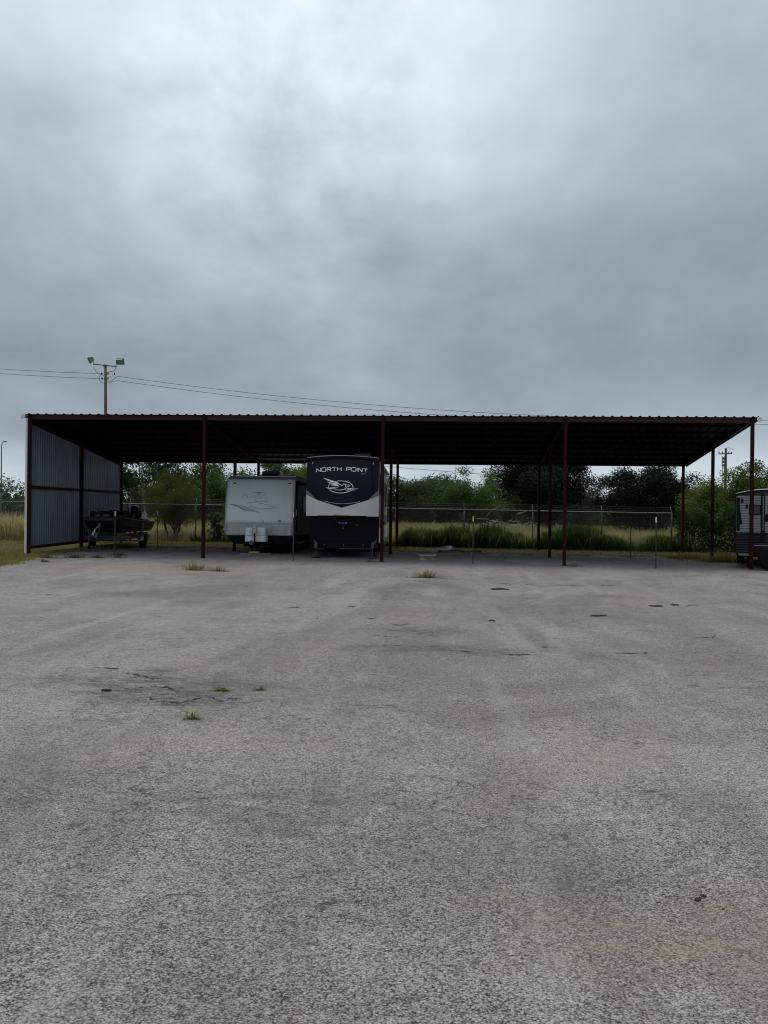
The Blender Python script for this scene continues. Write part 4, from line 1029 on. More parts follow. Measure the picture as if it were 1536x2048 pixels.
    for s in (0, 6):
        MB().tube([P[i][s] for i in range(len(P))], 0.022, 8).build('gunwale', M['olive'], B, True)
    MB().tube([P[0][0], P[0][6]], 0.024, 8).build('bow_rail', M['olive'], B)
    for s in (1, 5): MB().tube([(p[s][0]*1.005, p[s][1], p[s][2]) for p in P[2:]], 0.010, 6).build('spray_rail', M['olive'], hull)
    for k in range(3):
        y = 0.12+0.0*k; x = (0.02, 0.16, 0.30)[k]
        MB().beam((x, 0.02, 1.14), (x+0.2, 0.62, 0.70), 0.02, 0.02).build('bow_rib', M['olive'], hull)
    def deck(i0, i1, dz):
        Q = []
        for i in range(i0, i1+1):
            p = P[i]; Q.append([(p[0][0]+0.03, p[0][1], p[0][2]-dz), (p[6][0]-0.03, p[6][1], p[6][2]-dz)])
        return MB().grid(Q)
    deck(0, 4, 0.045).build('fore_deck', M['olive_deck'], B); deck(6, 7, 0.05).build('aft_deck', M['olive_deck'], B)
    Q = [[(-0.62, s[0], 0.72), (0.62, s[0], 0.72)] for s in secs[4:7]]; MB().grid(Q).build('floor', M['olive_deck'], B)
    # seats, console, trolling motor, battery boxes
    for x, y in ((-0.22, 2.4), (0.28, 3.9)):
        st = MB().box(x-0.22, x+0.22, y-0.2, y+0.22, 1.12, 1.20, bev=0.03).build('seat', M['black'], B)
        MB().box(x-0.20, x+0.20, y+0.18, y+0.26, 1.20, 1.50, bev=0.03).build('backrest', M['black'], st)
        MB().tube([(x, y, 0.72), (x, y, 1.12)], 0.03, 8).build('pedestal', M['steel'], st)
    MB().prism([(1.9, 1.05), (1.9, 1.30), (2.15, 1.42), (2.3, 1.36), (2.3, 1.05)], 'x', 0.22, 0.72).build('console', M['black'], B)
    tm = MB().tube([(-0.36, 0.25, 1.40), (0.02, 0.5, 1.42), (0.55, 0.85, 1.40)], 0.055, 10).build('trolling_motor', M['motor'], B, True)
    MB().lathe([(0.02, -0.2), (0.07, -0.16), (0.075, 0.12), (0.03, 0.2)], (0.62, 0.95, 1.42), 'x', 12).build('motor_pod', M['motor'], tm, True)
    for k in range(2): MB().beam((0.80, 0.95, 1.42), (0.84, 0.95+(-1)**k*0.05, 1.42+(-1)**k*0.14), 0.02, 0.06).build('propeller_blade', M['motor'], tm)
    MB().box(-0.42, -0.18, 0.15, 0.40, 1.36, 1.47, bev=0.03).build('motor_head', M['motor'], tm)
    MB().beam((-0.05, 0.40, 1.19), (-0.05, 0.45, 1.40), 0.12, 0.10).build('motor_mount', M['black'], tm)
    MB().beam((0.35, 0.70, 1.19), (0.40, 0.72, 1.38), 0.06, 0.05).build('motor_mount', M['steel'], tm)
    MB().box(-0.5, -0.34, 0.4, 0.62, 1.19, 1.38, bev=0.02).build('deck_box', M['black'], B)
    MB().beam((0.30, 1.2, 1.22), (0.72, 1.55, 1.36), 0.05, 0.03).build('paddle', M['steel'], B)
    MB().box(0.3, 0.7, 1.5, 2.0, 1.10, 1.22, bev=0.04).build('gear_bag', M['black'], B)
    MB().box(0.35, 0.75, 3.5, 4.3, 1.0, 1.16, bev=0.05).build('gear_bag', M['black'], B)
    # outboard: cowl, leg, skeg
    P2 = []
    for z, a, bb, yo in ((1.20, 0.12, 0.18, 5.18), (1.30, 0.185, 0.27, 5.18), (1.48, 0.20, 0.30, 5.17), (1.62, 0.185, 0.28, 5.15), (1.70, 0.14, 0.22, 5.14), (1.72, 0.05, 0.1, 5.14)):
        P2.append([(-0.08 + a*cos(t)*(1.0), yo + bb*sin(t), z) for t in np.linspace(0, 2*pi, 17)])
    mm = MB().grid(P2); mm.f.append(tuple(5*17+i for i in range(16)))
    ob = mm.build('outboard_motor', M['motor'], B, True)
    MB().box(-0.15, -0.01, 5.1, 5.3, 0.55, 1.24, bev=0.03).build('drive_leg', M['motor'], ob)
    MB().box(-0.20, 0.04, 4.94, 5.12, 0.92, 1.16, bev=0.02).build('transom_clamp', M['steel'], ob)
    MB().prism([(5.1, 0.38), (5.42, 0.42), (5.40, 0.56), (5.1, 0.60)], 'x', -0.10, -0.06).build('skeg', M['motor'], ob)
build_boat()

# ------------------------------------------------------------------ chain-link fence
def build_fence():
    Y = 12.0; xs = [-12.47 + 3.08*k for k in range(-4, 9)]; x0, x1 = xs[0], xs[-1]
    T = thing('chain_link_fence', 'chain-link fence with galvanised posts and angled wire arms behind the carport', 'fence', (0, Y, 0))
    H = 1.74
    for i, x in enumerate(xs):
        z = gz(x, Y)
        o = MB().tube([(x, 0, z-0.1), (x, 0, z+H+0.03)], 0.03 if i % 4 else 0.04, 8).build('post', M['fence_steel'], T, True)
        MB().beam((x, 0, z+H+0.02), (x-0.02, 0.20, z+H+0.30), 0.035, 0.02, (1, 0, 0)).build('wire_arm', M['steel'], o)
    for a, b in zip(xs[:-1], xs[1:]):
        MB().tube([(a, 0, gz(a, Y)+H), ((a+b)/2, 0, gz((a+b)/2, Y)+H-0.006), (b, 0, gz(b, Y)+H)], 0.027, 8, False).build('top_rail', M['rail_pipe'], T, True)
    for k in range(3):
        pts = []
        for a, b in zip(xs[:-1], xs[1:]):
            for t in (0, 0.5):
                x = a+(b-a)*t; pts.append((x, 0.07+0.06*k, gz(x, Y)+H+0.10+0.085*k-(0.02 if t else 0)))
        pts.append((x1, 0.07+0.06*k, gz(x1, Y)+H+0.10+0.085*k))
        m = MB().tube(pts, 0.0028, 4, False)
        m.build('barbed_wire', M['fence_wire'], T)
    # mesh: two families of diagonal wires
    V = []; F = []; step = 0.072; h = H-0.04; r = 0.0032; k = 0
    for fam, s in ((0.006, 1), (-0.006, -1)):
        xx = x0 - h
        while xx < x1 + h:
            a, b = (xx, 0.04), (xx + h*0.9, h)
            if s < 0: a, b = (xx + h*0.9, 0.04), (xx, h)
            ax, az, bx_, bz = a[0], a[1], b[0], b[1]
            # clip to fence ends
            if max(ax, bx_) > x0 and min(ax, bx_) < x1:
                def clip(px, pz, qx, qz):
                    if px < x0: t = (x0-px)/(qx-px); return x0, pz+(qz-pz)*t
                    if px > x1: t = (x1-px)/(qx-px); return x1, pz+(qz-pz)*t
                    return px, pz
                A = clip(ax, az, bx_, bz); Bq = clip(bx_, bz, ax, az)
                p = np.array([A[0], fam, gz(A[0], Y)+A[1]]); q = np.array([Bq[0], fam, gz(Bq[0], Y)+Bq[1]])
                d = q-p; d /= np.linalg.norm(d)+1e-9; n = np.array([-d[2], 0, d[0]])
                c = len(V)
                for P_ in (p, q):
                    V += [P_ + n*r, P_ - n*r*0.5 + np.array([0, r, 0]), P_ - n*r*0.5 - np.array([0, r, 0])]
                for i in range(3): F.append((c+i, c+(i+1) % 3, c+3+(i+1) % 3, c+3+i))
            xx += step
    o = np_mesh('wire_mesh', np.array(V), np.array(F), M['fence_wire'], T); o['kind'] = 'stuff'
build_fence()

# ------------------------------------------------------------------ poles, lamps and lines
def build_poles():
    px, py = -21.57, 35.0; z0 = gz(px, py)
    T = thing('floodlight_pole', 'weathered wooden pole carrying two floodlights behind the carport roof', 'light pole', (px, py, z0))
    h = 11.62 - z0
    MB().tube([(0.06, 0, -0.2), (0.05, 0, h*0.4), (0.02, 0, h*0.75), (-0.02, 0, h)], [0.14, 0.125, 0.105, 0.088], 14).build('pole', M['pole_wood'], T, True)
    MB().beam((-0.86, -0.12, h+0.06), (0.80, -0.12, h-0.12), 0.07, 0.06).build('crossarm', M['steel'], T)
    MB().box(-0.14, 0.12, -0.16, -0.08, h-0.12, h+0.02).build('bracket', M['steel'], T)
    def lamp(x, z, rz, rx):
        L = bpy.data.objects.new('floodlight', None)
        m = MB()
        a, b, d = 0.27, 0.20, 0.30
        fr = [(-a, -d/2, -b), (a, -d/2, -b), (a, -d/2, b), (-a, -d/2, b)]; bk = [(-a*0.72, d/2, -b*0.66), (a*0.72, d/2, -b*0.66), (a*0.72, d/2, b*0.66), (-a*0.72, d/2, b*0.66)]
        m.add(fr+bk, [(0, 1, 2, 3), (7, 6, 5, 4), (0, 4, 5, 1), (1, 5, 6, 2), (2, 6, 7, 3), (3, 7, 4, 0)])
        m.box(-a-0.015, a+0.015, -d/2-0.02, -d/2+0.03, -b-0.015, b+0.015)
        mt = Matrix.Translation((x, -0.12, z)) @ Matrix.Rotation(rz, 4, 'Z') @ Matrix.Rotation(rx, 4, 'X')
        m.v = [tuple(mt @ Vector(p)) for p in m.v]
        bpy.data.objects.remove(L)
        o = m.build('floodlight', M['lamp_grey'], T)
        g2 = MB().box(-a+0.02, a-0.02, -d/2-0.026, -d/2-0.018, -b+0.02, b-0.02); g2.v = [tuple(mt @ Vector(p)) for p in g2.v]
        g2.build('lens', M['glass'], o)
    lamp(-0.98, h+0.36, radians(-62), radians(28)); lamp(1.0, h+0.22, radians(172), radians(-14))
    MB().tube([(-0.80, -0.12, h+0.05), (-0.80, -0.12, h+0.22)], 0.025, 6).build('lamp_stem', M['steel'], T)
    MB().tube([(0.76, -0.12, h-0.12), (0.77, -0.12, h+0.04)], 0.025, 6).build('lamp_stem', M['steel'], T)
    def arc(pts): MB().tube(pts, 0.016, 6).build('cable_loop', M['wire'], T, True)
    arc([(-0.80, -0.12, h+0.02), (-0.78, -0.12, h-0.22), (-0.62, -0.12, h-0.48), (-0.38, -0.12, h-0.66), (-0.1, -0.1, h-0.72)])
    arc([(0.76, -0.12, h-0.14), (0.72, -0.12, h-0.34), (0.55, -0.12, h-0.46), (0.3, -0.12, h-0.46), (0.1, -0.1, h-0.54)])
    arc([(-0.3, -0.1, h-0.66), (-0.42, -0.1, h-0.85), (-0.42, -0.1, h-1.05), (-0.25, -0.1, h-1.22), (0.0, -0.1, h-1.28)])
    arc([(0.1, -0.1, h-1.10), (0.35, -0.1, h-1.14), (0.6, -0.1, h-1.0), (0.75, -0.1, h-0.85), (0.92, -0.05, h-0.78)])
    arc([(0.1, -0.1, h-1.2), (0.3, -0.1, h-1.25), (0.62, -0.1, h-1.12), (0.92, -0.05, h-1.08)])
    for x, z in ((-0.24, h-0.60), (0.66, h-0.62), (-0.22, h-0.94), (0.2, h-0.6), (0.2, h-0.92)):
        MB().lathe([(0.025, -0.08), (0.05, -0.05), (0.035, 0.0), (0.05, 0.05), (0.02, 0.09)], (x, -0.1, z), 'z', 8).build('insulator', M['frame_black'], T)
    for z in (h-0.62, h-0.94): MB().beam((-0.26, -0.1, z), (0.24, -0.1, z), 0.03, 0.03).build('spreader', M['steel'], T)
    MB().beam((0.0, -0.1, h-0.95), (0.66, -0.1, h-0.68), 0.015, 0.015).build('brace', M['steel'], T)
    def line(name, a, b, sag, lab, r=0.015, n=40):
        a, b = Vector(a), Vector(b); mid = a
        pts = [a + (b-a)*t - Vector((0, 0, sag*4*t*(1-t))) for t in np.linspace(0, 1, n)]
        m = MB().tube(pts, r, 5, False); o = m.build(name, M['wire'], None, True, off=a); o.location = a
        tag(o, lab, 'cable')
    top = z0 + h
    line('power_line', (-21.8, 34.9, top-0.60), (-52, 36.5, 14.2), 0.55, 'upper black cable running from the floodlight pole away from the carport')
    line('power_line', (-21.8, 34.9, top-0.95), (-52, 36.5, 13.8), 0.5, 'lower black cable running from the floodlight pole away from the carport')
    line('power_line', (-20.65, 34.95, top-0.78), (56, 36, 10.1), 2.41, 'upper black cable passing from the floodlight pole over the carport roof')
    line('power_line', (-20.65, 34.95, top-1.08), (56, 36, 10.1), 2.57, 'lower black cable passing from the floodlight pole over the carport roof')
    line('power_line', (-14, 78, 7.4), (31.1, 75, 4.4), 0.25, 'thin far cable above the treeline seen under the carport roof', 0.022)
    # far utility pole and mast on the right
    T = thing('utility_pole', 'dark wooden utility pole with short crossarm above the right trees', 'utility pole', (31.1, 75, gz(31.1, 75)))
    MB().tube([(0, 0, -0.2), (0, 0, 8.75)], [0.15, 0.11], 10).build('pole', M['pole_dark'], T, True)
    MB().beam((-0.75, 0, 8.15), (0.65, 0, 8.2), 0.10, 0.10).build('crossarm', M['pole_dark'], T)
    for x in (-0.7, -0.35, 0.3, 0.6): MB().lathe([(0.03, 0), (0.06, 0.06), (0.03, 0.2)], (x, 0, 8.22), 'z', 8).build('insulator', M['frame_black'], T)
    MB().beam((0.05, 0, 8.9), (0.85, 0, 8.55), 0.03, 0.03).build('brace', M['pole_dark'], T)
    T = thing('antenna_mast', 'grey lattice antenna mast with stacked panels beside the dark utility pole', 'mast', (42.7, 120, gz(42.7, 120)))
    for a in range(3):
        x, y = 0.28*cos(a*2.094+0.5), 0.28*sin(a*2.094+0.5); MB().tube([(x, y, 0), (x*0.8, y*0.8, 10.5)], 0.045, 6).build('leg', M['pale_pole'], T)
    for k in range(12):
        z = 0.5+k*0.85; MB().beam((-0.28, 0, z), (0.28, 0, z+0.3), 0.05, 0.05).build('lattice_brace', M['pale_pole'], T)
    for k in range(3): MB().box(-0.42, 0.3, -0.4, -0.25, 8.95+0.52*k, 9.32+0.52*k, bev=0.03).build('antenna_panel', M['np_grey'], T)
    T = thing('street_light', 'tall thin grey street light with short arm above the far left trees', 'street light', (-49.1, 80, gz(-49.1, 80)))
    MB().tube([(0, 0, 0), (0, 0, 8.3), (0.08, 0, 8.65), (0.3, 0, 8.78)], [0.10, 0.06, 0.05, 0.04], 8).build('pole', M['pale_pole'], T, True)
    MB().box(0.2, 0.65, -0.12, 0.12, 8.70, 8.84, bev=0.03).build('lamp_head', M['pale_pole'], T)
build_poles()

# ------------------------------------------------------------------ vegetation
def leaf_quads(c, d, size, aspect, rs, up_bias=0.35):
    """c (n,3) centres; random rhombic leaves"""
    n = len(c)
    nrm = rs.normal(size=(n, 3)); nrm[:, 2] += up_bias*np.sign(nrm[:, 2]); nrm /= np.linalg.norm(nrm, axis=1, keepdims=True)
    t = np.cross(nrm, rs.normal(size=(n, 3))) if d is None else d
    t /= np.linalg.norm(t, axis=1, keepdims=True)+1e-9
    b = np.cross(nrm, t); b /= np.linalg.norm(b, axis=1, keepdims=True)+1e-9
    L = (size*rs.uniform(0.6, 1.35, n))[:, None]; W = L*aspect
    v = np.stack([c - t*L*0.5, c + b*W*0.5 + t*L*0.05, c + t*L*0.5, c - b*W*0.5 + t*L*0.05], 1).reshape(-1, 3)
    f = np.arange(4*n).reshape(n, 4); return v, f

def tree(name, label, x, y, h, rx, ry, base, trunk_r, nleaf, leaf, mat, seed, bark='bark', nclump=46, droop=0.0, group=None, dens=0.55, lean=0.0, multi=1, cat='tree', aspect=0.5, clump_r=0.26):
    rs = np.random.default_rng(seed)
    z0 = gz(x, y)
    T = thing(name, label, cat, (x, y, z0), 0, group)
    ch = h - base; cz = base + ch*0.5
    # clump centres fill an uneven ellipsoid; lobes make the outline irregular
    lob = rs.uniform(0, 6.28, 6)
    cs = []; rad = []
    while len(cs) < nclump:
        u = rs.normal(size=3); u /= np.linalg.norm(u); a = math.atan2(u[1], u[0])
        k = 1 + 0.20*sin(2*a+lob[0]) * (1-abs(u[2])) + 0.16*sin(3*a+lob[1]) + 0.13*sin(5*u[2]*2+lob[2])
        r = rs.uniform(0.12, 1.0)**0.45 * k * 0.88
        p = np.array([u[0]*rx*r, u[1]*ry*r, u[2]*ch*0.5*r])
        if p[2] < 0 and u[2] < -0.2: p[:2] *= 0.85
        cs.append(p + np.array([lean*h*0.3, 0, cz])); rad.append(clump_r*rs.uniform(0.6, 1.35)*(rx+ry+ch)/3)
    cs = np.array(cs); rad = np.array(rad)
    # trunk and limbs
    m = MB()
    fork = max(0.15*h, base*0.75)
    stems = []
    for s in range(multi):
        a = rs.uniform(0, 6.28); sp = 0.0 if multi == 1 else 0.28
        p0 = np.array([cos(a)*0.12*(multi > 1), sin(a)*0.12*(multi > 1), -0.1]); p3 = np.array([cos(a)*sp*rx + lean*h*0.3, sin(a)*sp*ry, base + ch*0.45])
        pts = [p0 + (p3-p0)*t + np.array([0.05*h*sin(3*t+a)*t*(1-t)*2, 0.04*h*cos(4*t+a)*t*(1-t)*2, 0]) for t in np.linspace(0, 1, 8)]
        tr = trunk_r/(multi**0.5)
        m.tube(pts, [tr*(1.15-0.8*t) for t in np.linspace(0, 1, 8)], 9); stems.append(pts)
    m.build('trunk', M[bark], T, True)
    lm = MB()
    sel = rs.choice(nclump, min(nclump, 22), replace=False)
    for i in sel:
        st = stems[rs.integers(multi)]; a = np.array(st[rs.integers(2, 7)]); b = cs[i]
        mid = a*0.5 + b*0.5 + np.array([0, 0, -0.06*h]) + rs.normal(size=3)*0.04*h
        pts = [(1-t)**2*a + 2*t*(1-t)*mid + t*t*b for t in np.linspace(0, 1, 6)]
        lm.tube(pts, [trunk_r*0.34*(1-0.85*t)+0.006 for t in np.linspace(0, 1, 6)], 5)
    lm.build('limbs', M['bark'], T, True)
    w = rad**2; w /= w.sum(); idx = rs.choice(nclump, nleaf, p=w)
    u = rs.normal(size=(nleaf, 3)); u /= np.linalg.norm(u, axis=1, keepdims=True)
    r = rs.uniform(0, 1, nleaf)**dens
    c = cs[idx] + u*r[:, None]*rad[idx][:, None]*np.array([1, 1, 0.72])
    c += rs.normal(size=c.shape)*leaf*0.6
    if droop:
        d = np.stack([u[:, 0]*0.5, u[:, 1]*0.5, -np.abs(rs.normal(size=nleaf))*droop-0.2], 1)
    else: d = None
    c[:, 2] = np.maximum(c[:, 2], 0.15)
    v, f = leaf_quads(c, d, leaf, aspect, rs)
    np_mesh('crown', v, f, M[mat], T)
    return T

def blades(name, xy, hgt, wid, mat, parent=None, seed=0, lean=0.35, z=None, off=None, centre=None):
    """single bent grass blades (quad + tip as two quads)"""
    rs = np.random.default_rng(seed); n = len(xy); xy = np.asarray(xy, float)
    z0 = g(xy[:, 0], xy[:, 1]) if z is None else z
    H = hgt*rs.uniform(0.55, 1.25, n) if np.isscalar(hgt) else hgt*rs.uniform(0.75, 1.2, n)
    a = rs.uniform(0, 2*pi, n); l = np.abs(rs.normal(size=n))*lean
    s = np.stack([np.cos(a), np.sin(a), np.zeros(n)], 1); dr = np.stack([np.cos(a+1.57+rs.normal(size=n)*0.5), np.sin(a+1.57+rs.normal(size=n)*0.5), np.zeros(n)], 1)
    if centre is not None:
        out = xy - np.array(centre) + rs.normal(size=(n, 2))*0.3*np.std(xy - np.array(centre)); out /= np.linalg.norm(out, axis=1, keepdims=True)+1e-6
        dr = np.stack([out[:, 0], out[:, 1], np.zeros(n)], 1); s = np.stack([-out[:, 1], out[:, 0], np.zeros(n)], 1); H = H*rs.uniform(0.35, 1.15, n)
    p0 = np.stack([xy[:, 0], xy[:, 1], z0-0.01], 1)
    W = (wid*rs.uniform(0.6, 1.4, n))[:, None]; Hc = H[:, None]; lc = l[:, None]
    up = np.array([0, 0, 1.0])
    p1 = p0 + up*Hc*0.55 + dr*Hc*lc*0.35; p2 = p0 + up*Hc*(1-0.35*np.minimum(lc, 1)) + dr*Hc*lc*1.0
    v = np.stack([p0 - s*W/2, p0 + s*W/2, p1 + s*W*0.42, p1 - s*W*0.42, p2 + s*W*0.08, p2 - s*W*0.08], 1).reshape(-1, 3)
    if off is not None: v = v - np.array(off)
    b = np.arange(n)[:, None]*6
    f = np.concatenate([b + np.array([[0, 1, 2, 3]]), b + np.array([[3, 2, 4, 5]])], 0)
    return np_mesh(name, v, f, M[mat], parent)

def build_trees():
    G1 = 'trees beyond the field'
    t = tree
    # far belt, left to right
    t('broadleaf_tree', 'grey-green tree at the far left end of the treeline under the street light', -27.5, 42, 4.3, 4.2, 3, 0.3, 0.16, 15000, 0.17, 'leaf_grey', 11, group=G1)
    t('broadleaf_tree', 'small dark bushy tree beside the outer face of the ribbed wall', -23.0, 36, 3.9, 2.4, 2.2, 0.3, 0.14, 10000, 0.15, 'leaf_deep', 12, group=G1)
    t('pale_trunk_tree', 'tall airy tree with a crooked pale trunk behind the boat', -19.2, 36, 6.3, 3.8, 3, 1.8, 0.22, 15000, 0.17, 'leaf_deep', 13, bark='bark_pale', dens=0.7, nclump=50, clump_r=0.2, group=G1)
    t('broadleaf_tree', 'mid-green rounded tree behind the feathery mesquite', -17.0, 46, 5.4, 3.0, 3, 0.5, 0.2, 15000, 0.18, 'leaf_mid', 14, group=G1)
    t('broadleaf_tree', 'lower mid-green tree between the mesquite and the white trailer', -14.2, 50, 4.7, 3.2, 3, 0.3, 0.2, 15000, 0.18, 'leaf_mid', 15, group=G1)
    t('broadleaf_tree', 'loose sparse-crowned tree rising behind the white trailer left edge', -12.6, 56, 6.4, 3.2, 3, 1.0, 0.2, 12000, 0.19, 'leaf_grey', 16, dens=0.8, clump_r=0.2, group=G1)
    t('broadleaf_tree', 'yellowish tree behind the white trailer air conditioner', -9.2, 52, 5.9, 3.4, 3, 0.6, 0.2, 15000, 0.19, 'leaf_yel', 17, group=G1)
    t('broadleaf_tree', 'dark green tree hidden behind the fifth-wheel shoulder', -5.0, 60, 5.2, 3.5, 3, 0.3, 0.2, 12000, 0.2, 'leaf_deep', 18, group=G1)
    t('broadleaf_tree', 'grey-green tree just past the fifth-wheel rear corner', -1.4, 62, 4.9, 3.0, 3, 0.2, 0.2, 15000, 0.19, 'leaf_grey', 19, group=G1)
    t('broadleaf_tree', 'dense dark tree in the low middle of the far treeline', 1.2, 70, 5.6, 3.6, 3, 0.2, 0.22, 18000, 0.2, 'leaf_deep', 20, group=G1)
    t('broadleaf_tree', 'round bright mid-green tree beside the big dark shade tree', 4.6, 64, 5.6, 3.6, 3.2, 0.2, 0.22, 20000, 0.19, 'leaf_mid', 21, group=G1)
    t('broadleaf_tree', 'broad mid-green tree crown rising behind the big dark shade tree', 8.0, 74, 6.4, 4.0, 3, 0.2, 0.22, 18000, 0.2, 'leaf_mid', 22, group=G1)
    t('shade_tree', 'big very dark shade tree with visible trunk in the field', 10.0, 48, 6.9, 4.4, 4.0, 1.1, 0.30, 70000, 0.17, 'leaf_dark', 23, nclump=110, clump_r=0.22, dens=0.5)
    t('round_tree', 'wide dark rounded tree behind the empty end stall', 17.2, 45, 5.7, 4.0, 3.6, 0.3, 0.28, 58000, 0.17, 'leaf_dark', 24, nclump=95, clump_r=0.22)
    t('broadleaf_tree', 'small pale grey-green tree between the two dark trees', 13.9, 58, 4.4, 2.2, 2.2, 0.2, 0.16, 9000, 0.18, 'leaf_grey', 25, group=G1)
    t('broadleaf_tree', 'yellow-green tree right of the wide dark rounded tree', 17.6, 27, 3.9, 1.9, 1.8, 0.3, 0.14, 14000, 0.12, 'leaf_yel', 26)
    t('broadleaf_tree', 'tall yellow-green tree behind the ribbed trailer', 20.4, 28, 5.1, 2.9, 2.4, 0.4, 0.2, 26000, 0.14, 'leaf_yel', 27, nclump=60, clump_r=0.22)
    t('broadleaf_tree', 'mid-green tree rising over the ribbed trailer roof', 23.3, 30, 5.0, 2.4, 2.2, 0.4, 0.2, 12000, 0.14, 'leaf_mid', 28)
    for i, (x, y, h, r, mt) in enumerate(((-40, 95, 6.0, 6, 'leaf_grey'), (-31, 100, 6.3, 6, 'leaf_deep'), (-22, 98, 6.2, 6, 'leaf_mid'), (28, 90, 6, 6, 'leaf_mid'), (37, 95, 6, 6, 'leaf_deep'))):
        t('far_tree', ['hazy grey-green tree in the farthest belt under the street light', 'deep green tree in the farthest belt left of the pale trunk', 'mid-green tree in the farthest belt behind the pale trunk', 'mid-green tree in the farthest belt past the rounded tree', 'deep green tree in the farthest belt behind the utility pole'][i],
          x, y, h, r, 3, 0.2, 0.25, 9000, 0.3, mt, 40+i)
    # continuous far wood that reads as one mass
    rs = np.random.default_rng(99); n = 90000
    x = rs.uniform(-75, 75, n); kx = np.arange(-80, 80, 1.7); kh = np.convolve(rs.uniform(2.6, 5.6, len(kx)), np.ones(2)/2, 'same')
    y = 105 + rs.uniform(-6, 6, n); top = np.interp(x, kx, kh)*(0.8+0.2*np.sin(x*3.1+y))
    zz = rs.uniform(0.0, 1, n)**0.75*top
    v, f = leaf_quads(np.stack([x, y, zz+g(x, y)], 1), None, 0.42, 0.6, rs); o = np_mesh('far_wood', v, f, M['leaf_deep'])
    tag(o, 'continuous low wood along the horizon behind all other trees', 'wood', kind='stuff')
    # feathery small tree by the fence
    t('mesquite_tree', 'feathery many-stemmed mesquite growing at the chain-link fence behind the boat', -10.75, 13.0, 3.1, 1.75, 1.4, 0.75, 0.14, 30000, 0.11, 'leaf_mesq', 31, droop=1.2, multi=5, nclump=60, aspect=0.16, clump_r=0.26)
    # big-leaved plant
    T = thing('sunflower_plant', 'tall broad-leaved weed standing at the fence left of the white trailer', 'plant', (-8.45, 12.35, gz(-8.45, 12.35)))
    rs = np.random.default_rng(5); m = MB()
    for k in range(7):
        a = rs.uniform(0, 6.28); m.tube([(0.1*cos(a), 0.1*sin(a), 0), (0.2*cos(a), 0.2*sin(a), 0.6), (0.35*cos(a), 0.3*sin(a), rs.uniform(0.9, 1.35))], [0.016, 0.012, 0.006], 5)
    m.build('stems', M['weed'], T)
    c = np.stack([rs.normal(size=420)*0.24, rs.normal(size=420)*0.24, rs.uniform(0.1, 1.4, 420)], 1); v, f = leaf_quads(c, None, 0.17, 0.8, rs, 0.8)
    np_mesh('leaves', v, f, M['weed'], T)
    # bleached brush pile at the foot of the shade tree
    T = thing('brush_pile', 'pile of bleached dead branches in the field before the shade tree', 'brush pile', (6.0, 40, gz(6.0, 40)))
    m = MB()
    for k in range(150):
        x, y = rs.normal()*1.25, rs.normal()*0.8; z = abs(rs.normal())*0.45; a = rs.uniform(0, 6.28); L = rs.uniform(0.3, 1.3)
        e = rs.uniform(-0.3, 0.8); p = np.array([x, y, z]); q = p + L*np.array([cos(a)*cos(e), sin(a)*cos(e), sin(e)]); mid = (p+q)/2 + rs.normal(size=3)*0.08
        m.tube([p, mid, q], [0.022, 0.017, 0.007], 4)
    m.build('branches', M['dead'], T)['kind'] = 'stuff'
    # vines over the fence corner on the right
    T = thing('vine_thicket', 'leafy vine thicket smothering the fence behind the end posts', 'vines', (14.4, 11.6, gz(14.4, 11.6)))
    n = 16000
    c = np.stack([rs.uniform(-2.1, 3.0, n), rs.normal(size=n)*0.35, np.zeros(n)], 1)
    hh = 1.95 + 0.16*np.sin(c[:, 0]*2.3) + 0.12*np.sin(c[:, 0]*5.1+1)
    c[:, 2] = rs.uniform(0.02, 1, n)**0.9*hh
    v, f = leaf_quads(c, None, 0.10, 0.7, rs, 0.5); np_mesh('leaves', v, f, M['weed'], T)
    m = MB()
    for k in range(40):
        x = rs.uniform(-2.1, 3.0); m.tube([(x, rs.normal()*0.15, 0), (x+rs.normal()*0.2, rs.normal()*0.2, 0.9), (x+rs.normal()*0.35, rs.normal()*0.2, 1.8)], [0.012, 0.009, 0.005], 4)
    m.build('stems', M['bark'], T)
build_trees()

